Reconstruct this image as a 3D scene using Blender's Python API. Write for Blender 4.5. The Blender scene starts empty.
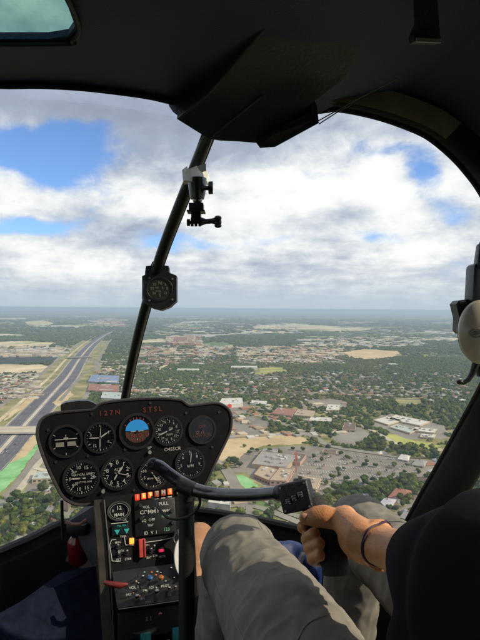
import bpy, bmesh, math, random
import numpy as np
from mathutils import Vector, Matrix, noise
R=math.radians; PI=math.pi
rnd=random.Random(7)
S=bpy.context.scene; COL=S.collection
F=522.0; H=220.0
# ------------------------------------------------------------------ camera
CAM=(Matrix.Rotation(R(90-1.26),4,'X')@Matrix.Rotation(R(0.45),4,'Z'))
cd=bpy.data.cameras.new('camera'); cam=bpy.data.objects.new('camera',cd); COL.objects.link(cam)
cam.matrix_world=CAM; cd.sensor_fit='VERTICAL'; cd.angle=2*math.atan(320/F)
cd.clip_start=0.02; cd.clip_end=150000; S.camera=cam
# cabin frame: x right, y forward, z up
HELI=CAM@Matrix.Rotation(R(-90),4,'X')
def L(px,py,d): return Vector(((px-240)/F*d, d, (320-py)/F*d))
def G(px,py,z=0.0):
    v=CAM.to_3x3()@Vector(((px-240)/F,(320-py)/F,-1))
    t=-(H-z)/v.z
    return Vector((v.x*t,v.y*t,-H+z))
S.view_settings.view_transform='Standard'; S.view_settings.look='None'
S.view_settings.exposure=0.12; S.view_settings.gamma=1
S.render.engine='CYCLES'
S.cycles.max_bounces=6; S.cycles.diffuse_bounces=3; S.cycles.glossy_bounces=3
S.cycles.transmission_bounces=4; S.cycles.volume_bounces=0; S.cycles.transparent_max_bounces=16
S.cycles.caustics_reflective=False; S.cycles.caustics_refractive=False
S.cycles.sample_clamp_indirect=4

# ------------------------------------------------------------------ materials
MATS={}
def nodes_of(m):
    m.use_nodes=True; nt=m.node_tree; nt.nodes.clear(); return nt
def N(nt,t,**k):
    n=nt.nodes.new(t)
    for a,b in k.items(): setattr(n,a,b)
    return n
def mat(name,c,rough=.6,metal=0,var=.15,scale=40,bump=0,bscale=None,spec=.5,emit=None,estr=1,c2=None,coat=0):
    if name in MATS: return MATS[name]
    m=bpy.data.materials.new(name); nt=nodes_of(m); MATS[name]=m
    out=N(nt,'ShaderNodeOutputMaterial'); p=N(nt,'ShaderNodeBsdfPrincipled'); nt.links.new(p.outputs[0],out.inputs[0])
    tc=N(nt,'ShaderNodeTexCoord'); no=N(nt,'ShaderNodeTexNoise'); no.inputs['Scale'].default_value=scale; no.inputs['Detail'].default_value=5
    nt.links.new(tc.outputs['Object'],no.inputs['Vector'])
    cr=N(nt,'ShaderNodeValToRGB'); nt.links.new(no.outputs['Fac'],cr.inputs['Fac'])
    a=[x*(1-var) for x in c]; b=[min(1,x*(1+var)) for x in (c2 or c)]
    cr.color_ramp.elements[0].position=.3; cr.color_ramp.elements[1].position=.7
    cr.color_ramp.elements[0].color=(*a,1); cr.color_ramp.elements[1].color=(*b,1)
    nt.links.new(cr.outputs[0],p.inputs['Base Color'])
    p.inputs['Roughness'].default_value=rough; p.inputs['Metallic'].default_value=metal
    p.inputs['Specular IOR Level'].default_value=spec
    if coat: p.inputs['Coat Weight'].default_value=coat
    if emit:
        p.inputs['Emission Color'].default_value=(*emit,1); p.inputs['Emission Strength'].default_value=estr
    if bump:
        n2=N(nt,'ShaderNodeTexNoise'); n2.inputs['Scale'].default_value=bscale or scale*3; n2.inputs['Detail'].default_value=6
        nt.links.new(tc.outputs['Object'],n2.inputs['Vector'])
        bp=N(nt,'ShaderNodeBump'); bp.inputs['Strength'].default_value=bump; bp.inputs['Distance'].default_value=.002
        nt.links.new(n2.outputs['Fac'],bp.inputs['Height']); nt.links.new(bp.outputs[0],p.inputs['Normal'])
    return m
def land(name,c1,c2,scale=120.,sp=None,spd=.8,spscale=25.,rough=.9):
    """ground cover: two colours by noise, plus optional small cell speckle of another colour"""
    if name in MATS: return MATS[name]
    m=bpy.data.materials.new(name); nt=nodes_of(m); MATS[name]=m
    out=N(nt,'ShaderNodeOutputMaterial'); p=N(nt,'ShaderNodeBsdfPrincipled'); nt.links.new(p.outputs[0],out.inputs[0])
    p.inputs['Roughness'].default_value=rough; p.inputs['Specular IOR Level'].default_value=.2
    tc=N(nt,'ShaderNodeTexCoord')
    no=N(nt,'ShaderNodeTexNoise'); no.inputs['Scale'].default_value=1/scale; no.inputs['Detail'].default_value=9; no.inputs['Roughness'].default_value=.65
    nt.links.new(tc.outputs['Object'],no.inputs['Vector'])
    cr=N(nt,'ShaderNodeValToRGB'); nt.links.new(no.outputs['Fac'],cr.inputs['Fac'])
    cr.color_ramp.elements[0].position=.38; cr.color_ramp.elements[1].position=.62
    cr.color_ramp.elements[0].color=(*c1,1); cr.color_ramp.elements[1].color=(*c2,1)
    last=cr.outputs[0]
    if sp:
        vo=N(nt,'ShaderNodeTexVoronoi'); vo.inputs['Scale'].default_value=1/spscale
        nt.links.new(tc.outputs['Object'],vo.inputs['Vector'])
        se=N(nt,'ShaderNodeSeparateColor'); nt.links.new(vo.outputs['Color'],se.inputs[0])
        gt=N(nt,'ShaderNodeMath',operation='GREATER_THAN'); gt.inputs[1].default_value=spd; nt.links.new(se.outputs[0],gt.inputs[0])
        lt=N(nt,'ShaderNodeMath',operation='LESS_THAN'); lt.inputs[1].default_value=spscale*.012; 
        dm=N(nt,'ShaderNodeMath',operation='MULTIPLY'); nt.links.new(vo.outputs['Distance'],dm.inputs[0]); dm.inputs[1].default_value=1
        lt.inputs[1].default_value=.38; nt.links.new(dm.outputs[0],lt.inputs[0])
        mu=N(nt,'ShaderNodeMath',operation='MULTIPLY'); nt.links.new(gt.outputs[0],mu.inputs[0]); nt.links.new(lt.outputs[0],mu.inputs[1])
        mx=N(nt,'ShaderNodeMix',data_type='RGBA'); nt.links.new(mu.outputs[0],mx.inputs[0]); nt.links.new(last,mx.inputs[6]); mx.inputs[7].default_value=(*sp,1)
        last=mx.outputs[2]
    nt.links.new(last,p.inputs['Base Color'])
    return m

# ------------------------------------------------------------------ mesh builder
class MB:
    def __init__(s): s.v=[]; s.f=[]; s.mi=[]; s.m=0
    def add(s,vs,fs,m=None):
        o=len(s.v); s.v+= [tuple(v) for v in vs]; s.f+=[tuple(i+o for i in f) for f in fs]; s.mi+=[s.m if m is None else m]*len(fs); return s
    def box(s,c,size,rot=None,m=None,taper=1):
        hx,hy,hz=[q/2 for q in size]; vs=[]
        for z in (-hz,hz):
            k=taper if z>0 else 1
            for x,y in ((-hx,-hy),(hx,-hy),(hx,hy),(-hx,hy)): vs.append(Vector((x*k,y*k,z)))
        if rot is not None: vs=[rot@v for v in vs]
        c=Vector(c); vs=[v+c for v in vs]
        return s.add(vs,[(3,2,1,0),(4,5,6,7),(0,1,5,4),(1,2,6,5),(2,3,7,6),(3,0,4,7)],m)
    def rbox(s,c,size,r=.003,rot=None,m=None,seg=2):
        b=bmesh.new(); bmesh.ops.create_cube(b,size=1)
        for v in b.verts: v.co=Vector((v.co.x*size[0],v.co.y*size[1],v.co.z*size[2]))
        bmesh.ops.bevel(b,geom=b.edges[:]+b.verts[:],offset=r,segments=seg,profile=.6,affect='EDGES')
        vs=[v.co.copy() for v in b.verts]; fs=[[v.index for v in f.verts] for f in b.faces]; b.free()
        if rot is not None: vs=[rot@v for v in vs]
        c=Vector(c); return s.add([v+c for v in vs],fs,m)
    def tube(s,pts,rad,n=12,m=None,cap=True,sq=None):
        pts=[Vector(p) for p in pts]; k=len(pts)
        if not hasattr(rad,'__len__'): rad=[rad]*k
        vs=[]; up=None
        for i,p in enumerate(pts):
            t=(pts[min(i+1,k-1)]-pts[max(i-1,0)]).normalized()
            if up is None:
                up=Vector((0,0,1)) if abs(t.z)<.9 else Vector((0,1,0))
            a=(up-t*up.dot(t)).normalized(); up=a; b=t.cross(a)
            for j in range(n):
                th=2*PI*j/n; ca,sa=math.cos(th),math.sin(th)
                if sq: vs.append(p+a*ca*rad[i]*sq[0]+b*sa*rad[i]*sq[1])
                else: vs.append(p+a*ca*rad[i]+b*sa*rad[i])
        fs=[(i*n+j,i*n+(j+1)%n,(i+1)*n+(j+1)%n,(i+1)*n+j) for i in range(k-1) for j in range(n)]
        if cap: fs+=[tuple(range(n))[::-1],tuple((k-1)*n+j for j in range(n))]
        return s.add(vs,fs,m)
    def cyl(s,a,b,r,n=24,m=None,r2=None): return s.tube([a,b],[r,r if r2 is None else r2],n,m)
    def ell(s,c,r,rot=None,m=None,nu=20,nv=12):
        c=Vector(c); vs=[]
        if not hasattr(r,'__len__'): r=(r,r,r)
        for i in range(nv+1):
            ph=PI*i/nv
            for j in range(nu):
                th=2*PI*j/nu; v=Vector((r[0]*math.sin(ph)*math.cos(th),r[1]*math.sin(ph)*math.sin(th),r[2]*math.cos(ph)))
                if rot is not None: v=rot@v
                vs.append(v+c)
        return s.add(vs,[(i*nu+j,(i+1)*nu+j,(i+1)*nu+(j+1)%nu,i*nu+(j+1)%nu) for i in range(nv) for j in range(nu)],m)
    def plate(s,outline,ext,m=None,m2=None):
        """solid from an outline extruded by ext (concave outlines allowed)"""
        o=[Vector(p) for p in outline]; n=len(o); ext=Vector(ext)
        from mathutils.geometry import tessellate_polygon
        tr=tessellate_polygon([o]); vs=o+[p+ext for p in o]
        fs=[tuple(t) for t in tr]+[tuple(i+n for i in t[::-1]) for t in tr]
        s.add(vs,fs,m)
        off=len(s.v)-2*n
        fs=[(i,(i+1)%n,(i+1)%n+n,i+n) for i in range(n)]
        s.f+=[tuple(i+off for i in f) for f in fs]; s.mi+=[(m2 if m2 is not None else (s.m if m is None else m))]*n
        return s
    def grid(s,P,m=None,closed=False):
        a=len(P); b=len(P[0]); vs=[p for r in P for p in r]
        bb=b if closed else b-1
        return s.add(vs,[(i*b+j,i*b+(j+1)%b,(i+1)*b+(j+1)%b,(i+1)*b+j) for i in range(a-1) for j in range(bb)],m)
    def text(s,t,o,ux,uz,size,m=None,bold=0,align='CENTER'):
        cu=bpy.data.curves.new('t','FONT'); cu.body=t; cu.size=size*1.35; cu.align_x=align; cu.align_y='CENTER'; cu.offset=bold*size*.8; cu.resolution_u=2
        ob=bpy.data.objects.new('t',cu); me=ob.to_mesh()
        vs=[o+ux*v.co.x+uz*v.co.y for v in me.vertices]; fs=[tuple(p.vertices) for p in me.polygons]
        s.add(vs,fs,m); ob.to_mesh_clear(); bpy.data.objects.remove(ob); bpy.data.curves.remove(cu); return s
    def mesh(s,name,mats,base=(0,0,0),smooth=True,ang=35,fix=True):
        me=bpy.data.meshes.new(name); b=Vector(base)
        me.from_pydata([Vector(v)-b for v in s.v],[],s.f)
        for x in (mats if isinstance(mats,(list,tuple)) else [mats]): me.materials.append(x)
        me.polygons.foreach_set('material_index',s.mi)
        if fix:
            bm=bmesh.new(); bm.from_mesh(me); bmesh.ops.recalc_face_normals(bm,faces=bm.faces); bm.to_mesh(me); bm.free()
        if smooth:
            me.shade_smooth(); me.set_sharp_from_angle(angle=R(ang))
        me.validate(); return me
def tag(o,label=None,cat=None,group=None,kind=None):
    if label: o['label']=label
    if cat: o['category']=cat
    if group: o['group']=group
    if kind: o['kind']=kind
    return o
class Thing:
    """an Empty in the cabin frame that parents its parts; coordinates given in the cabin frame"""
    def __init__(s,name,base,label,cat,group=None):
        s.base=Vector(base); s.o=bpy.data.objects.new(name,None); COL.objects.link(s.o)
        s.o.matrix_world=HELI@Matrix.Translation(s.base); s.o.empty_display_size=.05; tag(s.o,label,cat,group)
    def part(s,name,mb,mats,parent=None,label=None,**k):
        me=mb if isinstance(mb,bpy.types.Mesh) else mb.mesh(name,mats,s.base,**k)
        o=bpy.data.objects.new(name,me); COL.objects.link(o); o.parent=parent or s.o
        if label: o['label']=label
        return o
def remesh(mb,voxel,base,it=3,name='skin',mats=(),fac=.5,disp=None):
    me=mb.mesh(name,list(mats),base,smooth=False)
    ob=bpy.data.objects.new('tmp',me); COL.objects.link(ob)
    r=ob.modifiers.new('r','REMESH'); r.mode='VOXEL'; r.voxel_size=voxel
    if it:
        q=ob.modifiers.new('s','SMOOTH'); q.iterations=it; q.factor=fac
    dg=bpy.context.evaluated_depsgraph_get(); dg.update(); e=ob.evaluated_get(dg)
    nm=bpy.data.meshes.new_from_object(e,depsgraph=dg); bpy.data.objects.remove(ob)
    if disp:
        n_=len(nm.vertices); co=np.empty(n_*3,np.float32); no=np.empty(n_*3,np.float32)
        nm.vertices.foreach_get('co',co); nm.vertex_normals.foreach_get('vector',no); co=co.reshape(-1,3); no=no.reshape(-1,3)
        bb=Vector(base); dd=np.array([disp(Vector(c)+bb) for c in co.tolist()],np.float32)
        nm.vertices.foreach_set('co',(co+no*dd[:,None]).ravel()); nm.update()
    nm.shade_smooth(); nm.name=name
    if not nm.materials:
        for x in mats: nm.materials.append(x)
    return nm
def spline(pts,n=6):
    """Catmull-Rom through tuples of any length"""
    P=[np.array(p,float) for p in pts]; out=[]
    for i in range(len(P)-1):
        a=P[max(i-1,0)];b=P[i];c=P[i+1];d=P[min(i+2,len(P)-1)]
        for k in range(n):
            t=k/n; out.append(.5*((2*b)+(-a+c)*t+(2*a-5*b+4*c-d)*t*t+(-a+3*b-3*c+d)*t**3))
    out.append(P[-1]); return out
def plane(px,py,d,nrm):
    p0=L(px,py,d); n=Vector(nrm).normalized()
    def f(x,y,off=0):
        r=Vector(((x-240)/F,1,(320-y)/F)); t=n.dot(p0)/n.dot(r); return r*t+n*off
    f.n=n if n.y<0 else -n
    return f
#==SECTIONS==
# ================================================================== SKY AND LIGHT
SUN_AZ=104; SUN_EL=37          # clockwise from straight ahead (+Y)
def build_world():
    w=bpy.data.worlds.new('World'); S.world=w; w.use_nodes=True; nt=w.node_tree; nt.nodes.clear(); lk=nt.links.new
    out=N(nt,'ShaderNodeOutputWorld')
    sky=N(nt,'ShaderNodeTexSky'); sky.sky_type='NISHITA'; sky.sun_disc=False
    sky.sun_elevation=R(SUN_EL); sky.sun_rotation=R(SUN_AZ); sky.air_density=1.0; sky.dust_density=.3; sky.ozone_density=4.0; sky.altitude=400
    def M(op,a,b=None,c=None,clamp=False):
        n=N(nt,'ShaderNodeMath',operation=op); n.use_clamp=clamp
        for i,x in enumerate((a,b,c)):
            if x is None: continue
            if isinstance(x,(int,float)): n.inputs[i].default_value=x
            else: lk(x,n.inputs[i])
        return n.outputs[0]
    tc=N(nt,'ShaderNodeTexCoord'); sp=N(nt,'ShaderNodeSeparateXYZ'); lk(tc.outputs['Generated'],sp.inputs[0])
    x,y,z=sp.outputs
    az=M('ARCTAN2',x,y); el=M('ARCSINE',z)
    # plane-projected coordinates so that clouds flatten towards the horizon
    zz=M('ADD',M('MAXIMUM',z,0.0),.10)
    u=M('DIVIDE',x,zz); v=M('DIVIDE',y,zz)
    cb=N(nt,'ShaderNodeCombineXYZ'); lk(u,cb.inputs[0]); lk(v,cb.inputs[1])
    # direction-space coordinates, a little stretched
    cb2=N(nt,'ShaderNodeCombineXYZ'); lk(M('MULTIPLY',az,1.0),cb2.inputs[0]); lk(M('MULTIPLY',el,1.7),cb2.inputs[1])
    def noi(vec,scale,det=8,rough=.55,off=0,dist=0):
        n=N(nt,'ShaderNodeTexNoise'); n.noise_dimensions='4D'; n.inputs['W'].default_value=off
        n.inputs['Scale'].default_value=scale; n.inputs['Detail'].default_value=det; n.inputs['Roughness'].default_value=rough; n.inputs['Distortion'].default_value=dist
        lk(vec.outputs[0],n.inputs['Vector']); return M('SUBTRACT',n.outputs['Fac'],.5)
    n1=noi(cb2,5.5,10,.60,3.1,.5); n2=noi(cb2,14,9,.66,7.7,.35); n3=noi(cb,2.4,8,.6,1.2)
    warpx=noi(cb2,6,5,.5,11.); warpy=noi(cb2,6,5,.5,15.)
    azw=M('ADD',az,M('MULTIPLY',warpx,.16)); elw=M('ADD',el,M('MULTIPLY',warpy,.10))
    def blob(px,py,rx,ry,amp):
        a0=math.atan((px-240)/F); e0=math.atan((309-py)/F)*math.cos(a0)
        dx=M('DIVIDE',M('SUBTRACT',azw,a0),rx/F); dy=M('DIVIDE',M('SUBTRACT',elw,e0),ry/F)
        r2=M('ADD',M('MULTIPLY',dx,dx),M('MULTIPLY',dy,dy))
        return M('MULTIPLY',M('EXPONENT',M('MULTIPLY',r2,-1)),amp)
    def total(base,blobs):
        t=base
        for b in blobs: t=M('ADD',t,blob(*b))
        return t
    # cloud cover (negative blobs = blue gaps)
    cov=total(M('ADD',M('MULTIPLY',n1,1.3),M('MULTIPLY',n2,.75)),[(62,152,55,30,-1.1),(10,140,40,22,-.35),(20,100,60,18,.5),(90,100,60,16,.4),(28,230,50,9,-1.0),(190,246,55,8,-.62),(398,150,22,10,-.42),(432,176,16,24,-.50),(372,188,20,14,.25),(385,236,30,8,-.42),(452,205,16,20,-.30),(120,172,30,16,.45),(270,238,25,6,-.35),(360,140,22,12,-.3),(448,172,14,22,.35)])
    ss=N(nt,'ShaderNodeMapRange'); ss.interpolation_type='SMOOTHSTEP'; ss.inputs['From Min'].default_value=-.66; ss.inputs['From Max'].default_value=-.10
    lk(cov,ss.inputs['Value']); alpha=ss.outputs[0]
    # cloud brightness
    br=total(M('ADD',M('ADD',M('MULTIPLY',n1,.65),M('MULTIPLY',n2,.85)),M('MULTIPLY',n3,.65)),
        [(200,125,130,45,-.42),(60,105,120,22,-.26),(20,205,50,26,.26),(130,195,60,18,.30),(180,215,60,14,.28),(110,232,95,10,-.20),(300,190,85,32,.52),(390,195,30,35,.32),(240,150,50,20,-.08),(60,265,90,14,.22),(340,215,60,10,-.22),(270,243,50,14,.24),(430,250,60,16,.30),(370,262,120,7,-.08),(260,282,300,12,.10),(455,170,24,30,.2),(150,258,80,10,.02)])
    cr=N(nt,'ShaderNodeValToRGB'); e=cr.color_ramp.elements
    mr=N(nt,'ShaderNodeMapRange'); mr.inputs['From Min'].default_value=-.6; mr.inputs['From Max'].default_value=.75; lk(br,mr.inputs['Value']); lk(mr.outputs[0],cr.inputs[0])
    e[0].position=0; e[0].color=(.30,.34,.44,1); e[1].position=1; e[1].color=(1,.98,.92,1)
    for p,c in ((.27,(.38,.43,.54)),(.44,(.58,.62,.69)),(.60,(.85,.86,.86)),(.74,(1,.99,.95))):
        q=e.new(p); q.color=(*c,1)
    # blue of the gaps: physical sky
    tn=N(nt,'ShaderNodeMix',data_type='RGBA',blend_type='MULTIPLY'); tn.inputs[0].default_value=1; lk(sky.outputs[0],tn.inputs[6]); tn.inputs[7].default_value=(.88,.97,1.16,1); bgs=N(nt,'ShaderNodeBackground'); lk(tn.outputs[2],bgs.inputs[0]); bgs.inputs[1].default_value=.15
    bgc=N(nt,'ShaderNodeBackground'); lk(cr.outputs[0],bgc.inputs[0]); bgc.inputs[1].default_value=1.04
    mx=N(nt,'ShaderNodeMixShader'); lk(alpha,mx.inputs[0]); lk(bgs.outputs[0],mx.inputs[1]); lk(bgc.outputs[0],mx.inputs[2])
    # air between the clouds and the horizon
    hz=N(nt,'ShaderNodeMapRange'); hz.interpolation_type='SMOOTHERSTEP'; lk(M('ADD',el,M('MULTIPLY',n1,.05)),hz.inputs['Value'])
    hz.inputs['From Min'].default_value=-.01; hz.inputs['From Max'].default_value=.085; hz.inputs['To Min'].default_value=1; hz.inputs['To Max'].default_value=0
    hm=M('MULTIPLY',hz.outputs[0],.92)
    bgh=N(nt,'ShaderNodeBackground'); bgh.inputs[0].default_value=(.50,.59,.67,1); bgh.inputs[1].default_value=1
    mx2=N(nt,'ShaderNodeMixShader'); lk(hm,mx2.inputs[0]); lk(mx.outputs[0],mx2.inputs[1]); lk(bgh.outputs[0],mx2.inputs[2])
    lk(mx2.outputs[0],out.inputs[0])
    w.cycles.sampling_method='MANUAL'; w.cycles.sample_map_resolution=512
build_world()
sl=bpy.data.lights.new('sun','SUN'); sl.energy=4.2; sl.angle=R(.5); sl.color=(1,.86,.63)
so=bpy.data.objects.new('sun',sl); COL.objects.link(so)
sd=Vector((math.sin(R(SUN_AZ))*math.cos(R(SUN_EL)),math.cos(R(SUN_AZ))*math.cos(R(SUN_EL)),math.sin(R(SUN_EL))))
so.rotation_mode='QUATERNION'; so.rotation_quaternion=sd.to_track_quat('Z','Y'); so.location=(0,0,20)
# haze
hm_=MB(); hm_.box((0,0,(-H-1+4)/2),(90000,90000,H+5)); 
hmat=bpy.data.materials.new('haze_air'); nt=nodes_of(hmat); ho=N(nt,'ShaderNodeOutputMaterial'); hv=N(nt,'ShaderNodeVolumePrincipled')
HAZE_D=1.05e-4
hv.inputs['Density'].default_value=HAZE_D; hv.inputs['Color'].default_value=(.62,.80,1,1); hv.inputs['Anisotropy'].default_value=.1
nt.links.new(hv.outputs[0],ho.inputs['Volume'])
hob=bpy.data.objects.new('haze',hm_.mesh('haze',hmat,smooth=False)); COL.objects.link(hob); tag(hob,'pale blue haze over the far land','haze',kind='stuff')
# ================================================================== HELICOPTER CABIN
HEAD=mat('headliner_vinyl',(.026,.038,.10),.55,var=.25,scale=6,bump=.5,bscale=400,spec=.3)
BLK=mat('black_painted_metal',(.012,.012,.014),.42,var=.3,scale=15,bump=.3,bscale=300)
FRM=mat('black_frame_paint',(.010,.010,.012),.5,var=.25,scale=15,bump=.3,bscale=200,spec=.35)
TRIM=mat('brown_trim_strip',(.16,.135,.11),.7,var=.45,scale=22,bump=.6,bscale=90)
CARP=mat('navy_cabin_carpet',(.010,.013,.030),.95,var=.35,scale=60,bump=1,bscale=900,spec=.1)
WALLM=mat('black_side_panel',(.006,.006,.008),.75,var=.3,scale=10,bump=.4,bscale=300,spec=.2)
RUB=mat('black_rubber',(.012,.012,.012),.7,var=.2)
STEEL=mat('brushed_steel',(.45,.45,.46),.35,metal=.9,var=.15,scale=90)
WHT=mat('dial_white',(.36,.36,.34),.5,var=.05)
PANEL=mat('panel_black_crackle',(.005,.0055,.0075),.6,var=.3,scale=50,bump=.5,bscale=900,spec=.15)
DIAL=mat('dial_black',(.006,.007,.009),.22,var=.2)
def glassmat(name,tint,refl=.05,dirt=.015):
    m=bpy.data.materials.new(name); nt=nodes_of(m); lk=nt.links.new; out=N(nt,'ShaderNodeOutputMaterial')
    tr=N(nt,'ShaderNodeBsdfTransparent'); tr.inputs[0].default_value=(*tint,1); gl=N(nt,'ShaderNodeBsdfGlossy'); gl.inputs['Roughness'].default_value=.04
    lw=N(nt,'ShaderNodeLayerWeight'); pw=N(nt,'ShaderNodeMath',operation='POWER'); lk(lw.outputs['Facing'],pw.inputs[0]); pw.inputs[1].default_value=5; fr=N(nt,'ShaderNodeMath',operation='MULTIPLY_ADD'); lk(pw.outputs[0],fr.inputs[0]); fr.inputs[1].default_value=.35; fr.inputs[2].default_value=.018
    mx=N(nt,'ShaderNodeMixShader'); lk(fr.outputs[0],mx.inputs[0]); lk(tr.outputs[0],mx.inputs[1]); lk(gl.outputs[0],mx.inputs[2])
    # faint scratches and haze in the perspex
    tc=N(nt,'ShaderNodeTexCoord'); no=N(nt,'ShaderNodeTexNoise'); no.inputs['Scale'].default_value=3; no.inputs['Detail'].default_value=8
    mp=N(nt,'ShaderNodeMapping'); mp.inputs['Scale'].default_value=(6,1,1); lk(tc.outputs['Object'],mp.inputs[0]); lk(mp.outputs[0],no.inputs['Vector'])
    mr=N(nt,'ShaderNodeMapRange'); mr.inputs['From Min'].default_value=.5; mr.inputs['From Max'].default_value=.8; mr.inputs['To Max'].default_value=dirt; lk(no.outputs['Fac'],mr.inputs['Value'])
    df=N(nt,'ShaderNodeBsdfDiffuse'); df.inputs[0].default_value=(.7,.7,.7,1); m2=N(nt,'ShaderNodeMixShader'); lk(mr.outputs[0],m2.inputs[0]); lk(mx.outputs[0],m2.inputs[1]); lk(df.outputs[0],m2.inputs[2])
    lk(m2.outputs[0],out.inputs[0]); return m
PERSPEX=glassmat('windshield_perspex',(.975,.985,.985)); TEAL=glassmat('tinted_roof_perspex',(.52,.70,.65),dirt=.12)

heli=Thing('helicopter',(-.1,.5,-.95),'dark helicopter cabin with curved windshield, roof and door frames around the view','helicopter')
ZR=.335
def RF(px,py): # point on the flat roof seen at this pixel
    d=ZR*F/(320-py); return (L(px,py,d).x,d)
# roof lining in plan, with the overhead window left open at its left side
front=[RF(*p) for p in ((-90,73),(-40,79),(0,84),(40,84),(80,86),(120,90.5),(150,95),(176,101),(230,112),(290,112),(330,108))]
arch2=[(.205,.80),(.27,.79),(.31,.74)]
poly=[(-.75,-.55),(-.75,.50)]  # rear left
win=[(-.36,.50),(-.36,.44),(-.205,.44),(-.187,.455),(-.181,.48),(-.182,.56),(-.186,.6),(-.20,.617),(-.225,.622),(-.36,.622)]
rp=MB()
o=[(-.62,-.55),(-.62,.36),(-.36,.36)]+[(-.36,.44)]+win[2:10]+[(-.36,.70)]
outline=[(-.50,-.55),(-.50,.44),(-.205,.44),(-.187,.455),(-.182,.48),(-.184,.56),(-.188,.595),(-.202,.615),(-.228,.622),(-.50,.622)]+[p for p in front if p[0]>-.50]+arch2+[(.33,.6),(.34,-.55)]
rp.plate([Vector((x,y,ZR)) for x,y in outline],(0,0,.008))
roof=heli.part('roof',rp,HEAD,ang=30)
rim=MB(); rim.tube([Vector((x,y,ZR-.002)) for x,y in spline([(-.5,.628)]+[(-.228,.628),(-.200,.620),(-.184,.598),(-.178,.56),(-.176,.48),(-.182,.45),(-.205,.434),(-.5,.434)],4)],.004,8,sq=(1,.6)); heli.part('overhead_window_frame',rim,FRM)
ow=MB(); ow.plate([Vector((x,y,ZR+.009)) for x,y in ((-.5,.43),(-.18,.43),(-.18,.63),(-.5,.63))],(0,0,.003)); heli.part('overhead_window',ow,TEAL,smooth=False)
# front lip of the roof along the windshield top
lip=MB(); lip.tube([Vector((x,y-.004,ZR-.004)) for x,y in spline(front,4)],.005,8,sq=(1,.7)); heli.part('roof_edge_trim',lip,FRM)
# arch and door post on the right
ARC=[(300,109,.84),(330,108.5,.82),(352,111,.81),(380,117.5,.80),(405,126,.795),(428,136.5,.79),(450,154,.785),(466,171,.78),(482,193,.77),(500,230,.765),(510,280,.765),(506,325,.79),(495,355,.83),(482,385,.88),(462,422,.945),(440,462,.98),(420,497,1.01),(400,535,1.04),(385,566,1.06)]
A=[L(*[float(q) for q in p]) for p in spline(ARC,4)]
def shift(i,a,b):
    """point beside the arch: a metres outward in the picture plane, b metres rearward"""
    t=(A[min(i+1,len(A)-1)]-A[max(i-1,0)]); t.y=0; t.normalize(); n=Vector((t.z,0,-t.x)); 
    if n.dot(A[i]-Vector((.05,A[i].y,-.1)))<0: n=-n
    return A[i]+n*a+Vector((0,b,0))
post=MB(); k=len(A)
prof=[(0,.012),(0,-.012),(.006,-.02),(.028,-.028),(.056,-.034),(.064,-.028),(.066,.01),(.03,.022)]
post.grid([[shift(i,a,b) for a,b in prof] for i in range(k)],closed=True)
heli.part('door_frame',post,FRM,ang=50)
# cabin side above the door: from the arch back over the pilot
side=MB(); top=[i for i in range(k) if A[i].z>.13 and A[i].x>.12]
rows=[]
for i in top:
    b=shift(i,.030,-.01); rows.append([b, b+Vector((.01,-.12,.012)),b+Vector((.015,-.35,.02)),b+Vector((.01,-.75,.02)),b+Vector((0,-1.2,.01))])
rows2=[[p+Vector((.012,0,.018)) for p in r] for r in rows]
side.grid(rows); side.grid(rows2); side.grid([rows[-1],rows2[-1]])
heli.part('cabin_side_roof',side,HEAD,ang=50)
# inner cover from the roof to the arch (dark upper right corner)
ts=MB(); idx=[i for i in range(k) if A[i].x>.10 and A[i].z>.15]
strip=[i for i in idx if A[i].x<.305]
tp=[]
for n_,i in enumerate(strip):
    w=.026 if n_>2 else .026*(n_+.3)/3
    tp.append([shift(i,.0015,-.0215),shift(i,w*.5,-.030),shift(i,w,-.0345)])
ts.grid(tp); ts.grid([[p+Vector((0,-.0025,0)) for p in r] for r in tp]); heli.part('trim_strip',ts,TRIM)
# rivets along the post and the strut foot
rv=MB()
for i in range(3,k,3):
    for a_,b_ in ((.014,-.0235),(.050,-.0325)):
        p=shift(i,a_,b_); rv.ell(p,(.0022,.0012,.0022),nu=8,nv=6)

# seal along the post
sl_=MB(); sl_.tube([shift(i,-.002,.0) for i in range(0,k)],.0035,6); heli.part('window_seal',sl_,RUB)
# left door frame, mirrored about the cabin centre line (outside the photograph)
CX=-.12
def mir(p): return Vector((2*CX-p.x-.05,p.y-.02,p.z))
pl_=MB(); pl_.grid([[mir(shift(i,a,b)) for a,b in prof] for i in range(k) if A[i].x>.18],closed=True); heli.part('door_frame',pl_,FRM,ang=50)
sd2=MB(); sd2.grid([[mir(p) for p in r] for r in rows]); sd2.grid([[mir(p) for p in r] for r in rows2]); heli.part('cabin_side_roof',sd2,HEAD,ang=50)
# nose: sill curve under the windshield, tub down to the floor
SILL=[(-.66,.60,-.56),(-.64,.95,-.55)]+[tuple(L(*p)) for p in ((-20,561,1.15),(0,553,1.22),(32,539,1.31),(62,525,1.40),(110,518,1.46),(160,513,1.50),(198,512,1.50),(245,519,1.45),(302,531,1.36),(345,544,1.24))]+[(.36,1.08,-.53),(.42,.90,-.53),(.44,.5,-.55)]
SC=[Vector(p) for p in spline(SILL,5)]
cen0=Vector((-.12,.9,-.5)); tub=MB(); rows=[]
for kx,kz in ((1.0,0),(.985,-.02),(.97,-.022),(.955,-.07),(.93,-.22),(.86,-.36),(.70,-.44),(.35,-.46),(0,-.46)):
    rows.append([Vector((cen0.x+(p.x-cen0.x)*kx,cen0.y+(p.y-cen0.y)*kx,p.z+kz)) for p in SC])
tub.grid(rows[:5]); heli.part('nose_side_panel',tub,WALLM,ang=50)
tub=MB(); tub.grid(rows[4:]); tub.box((-.12,.2,-.965),(1.1,1.5,.02)); heli.part('floor',tub,CARP,ang=50)
out_=MB(); 
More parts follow.
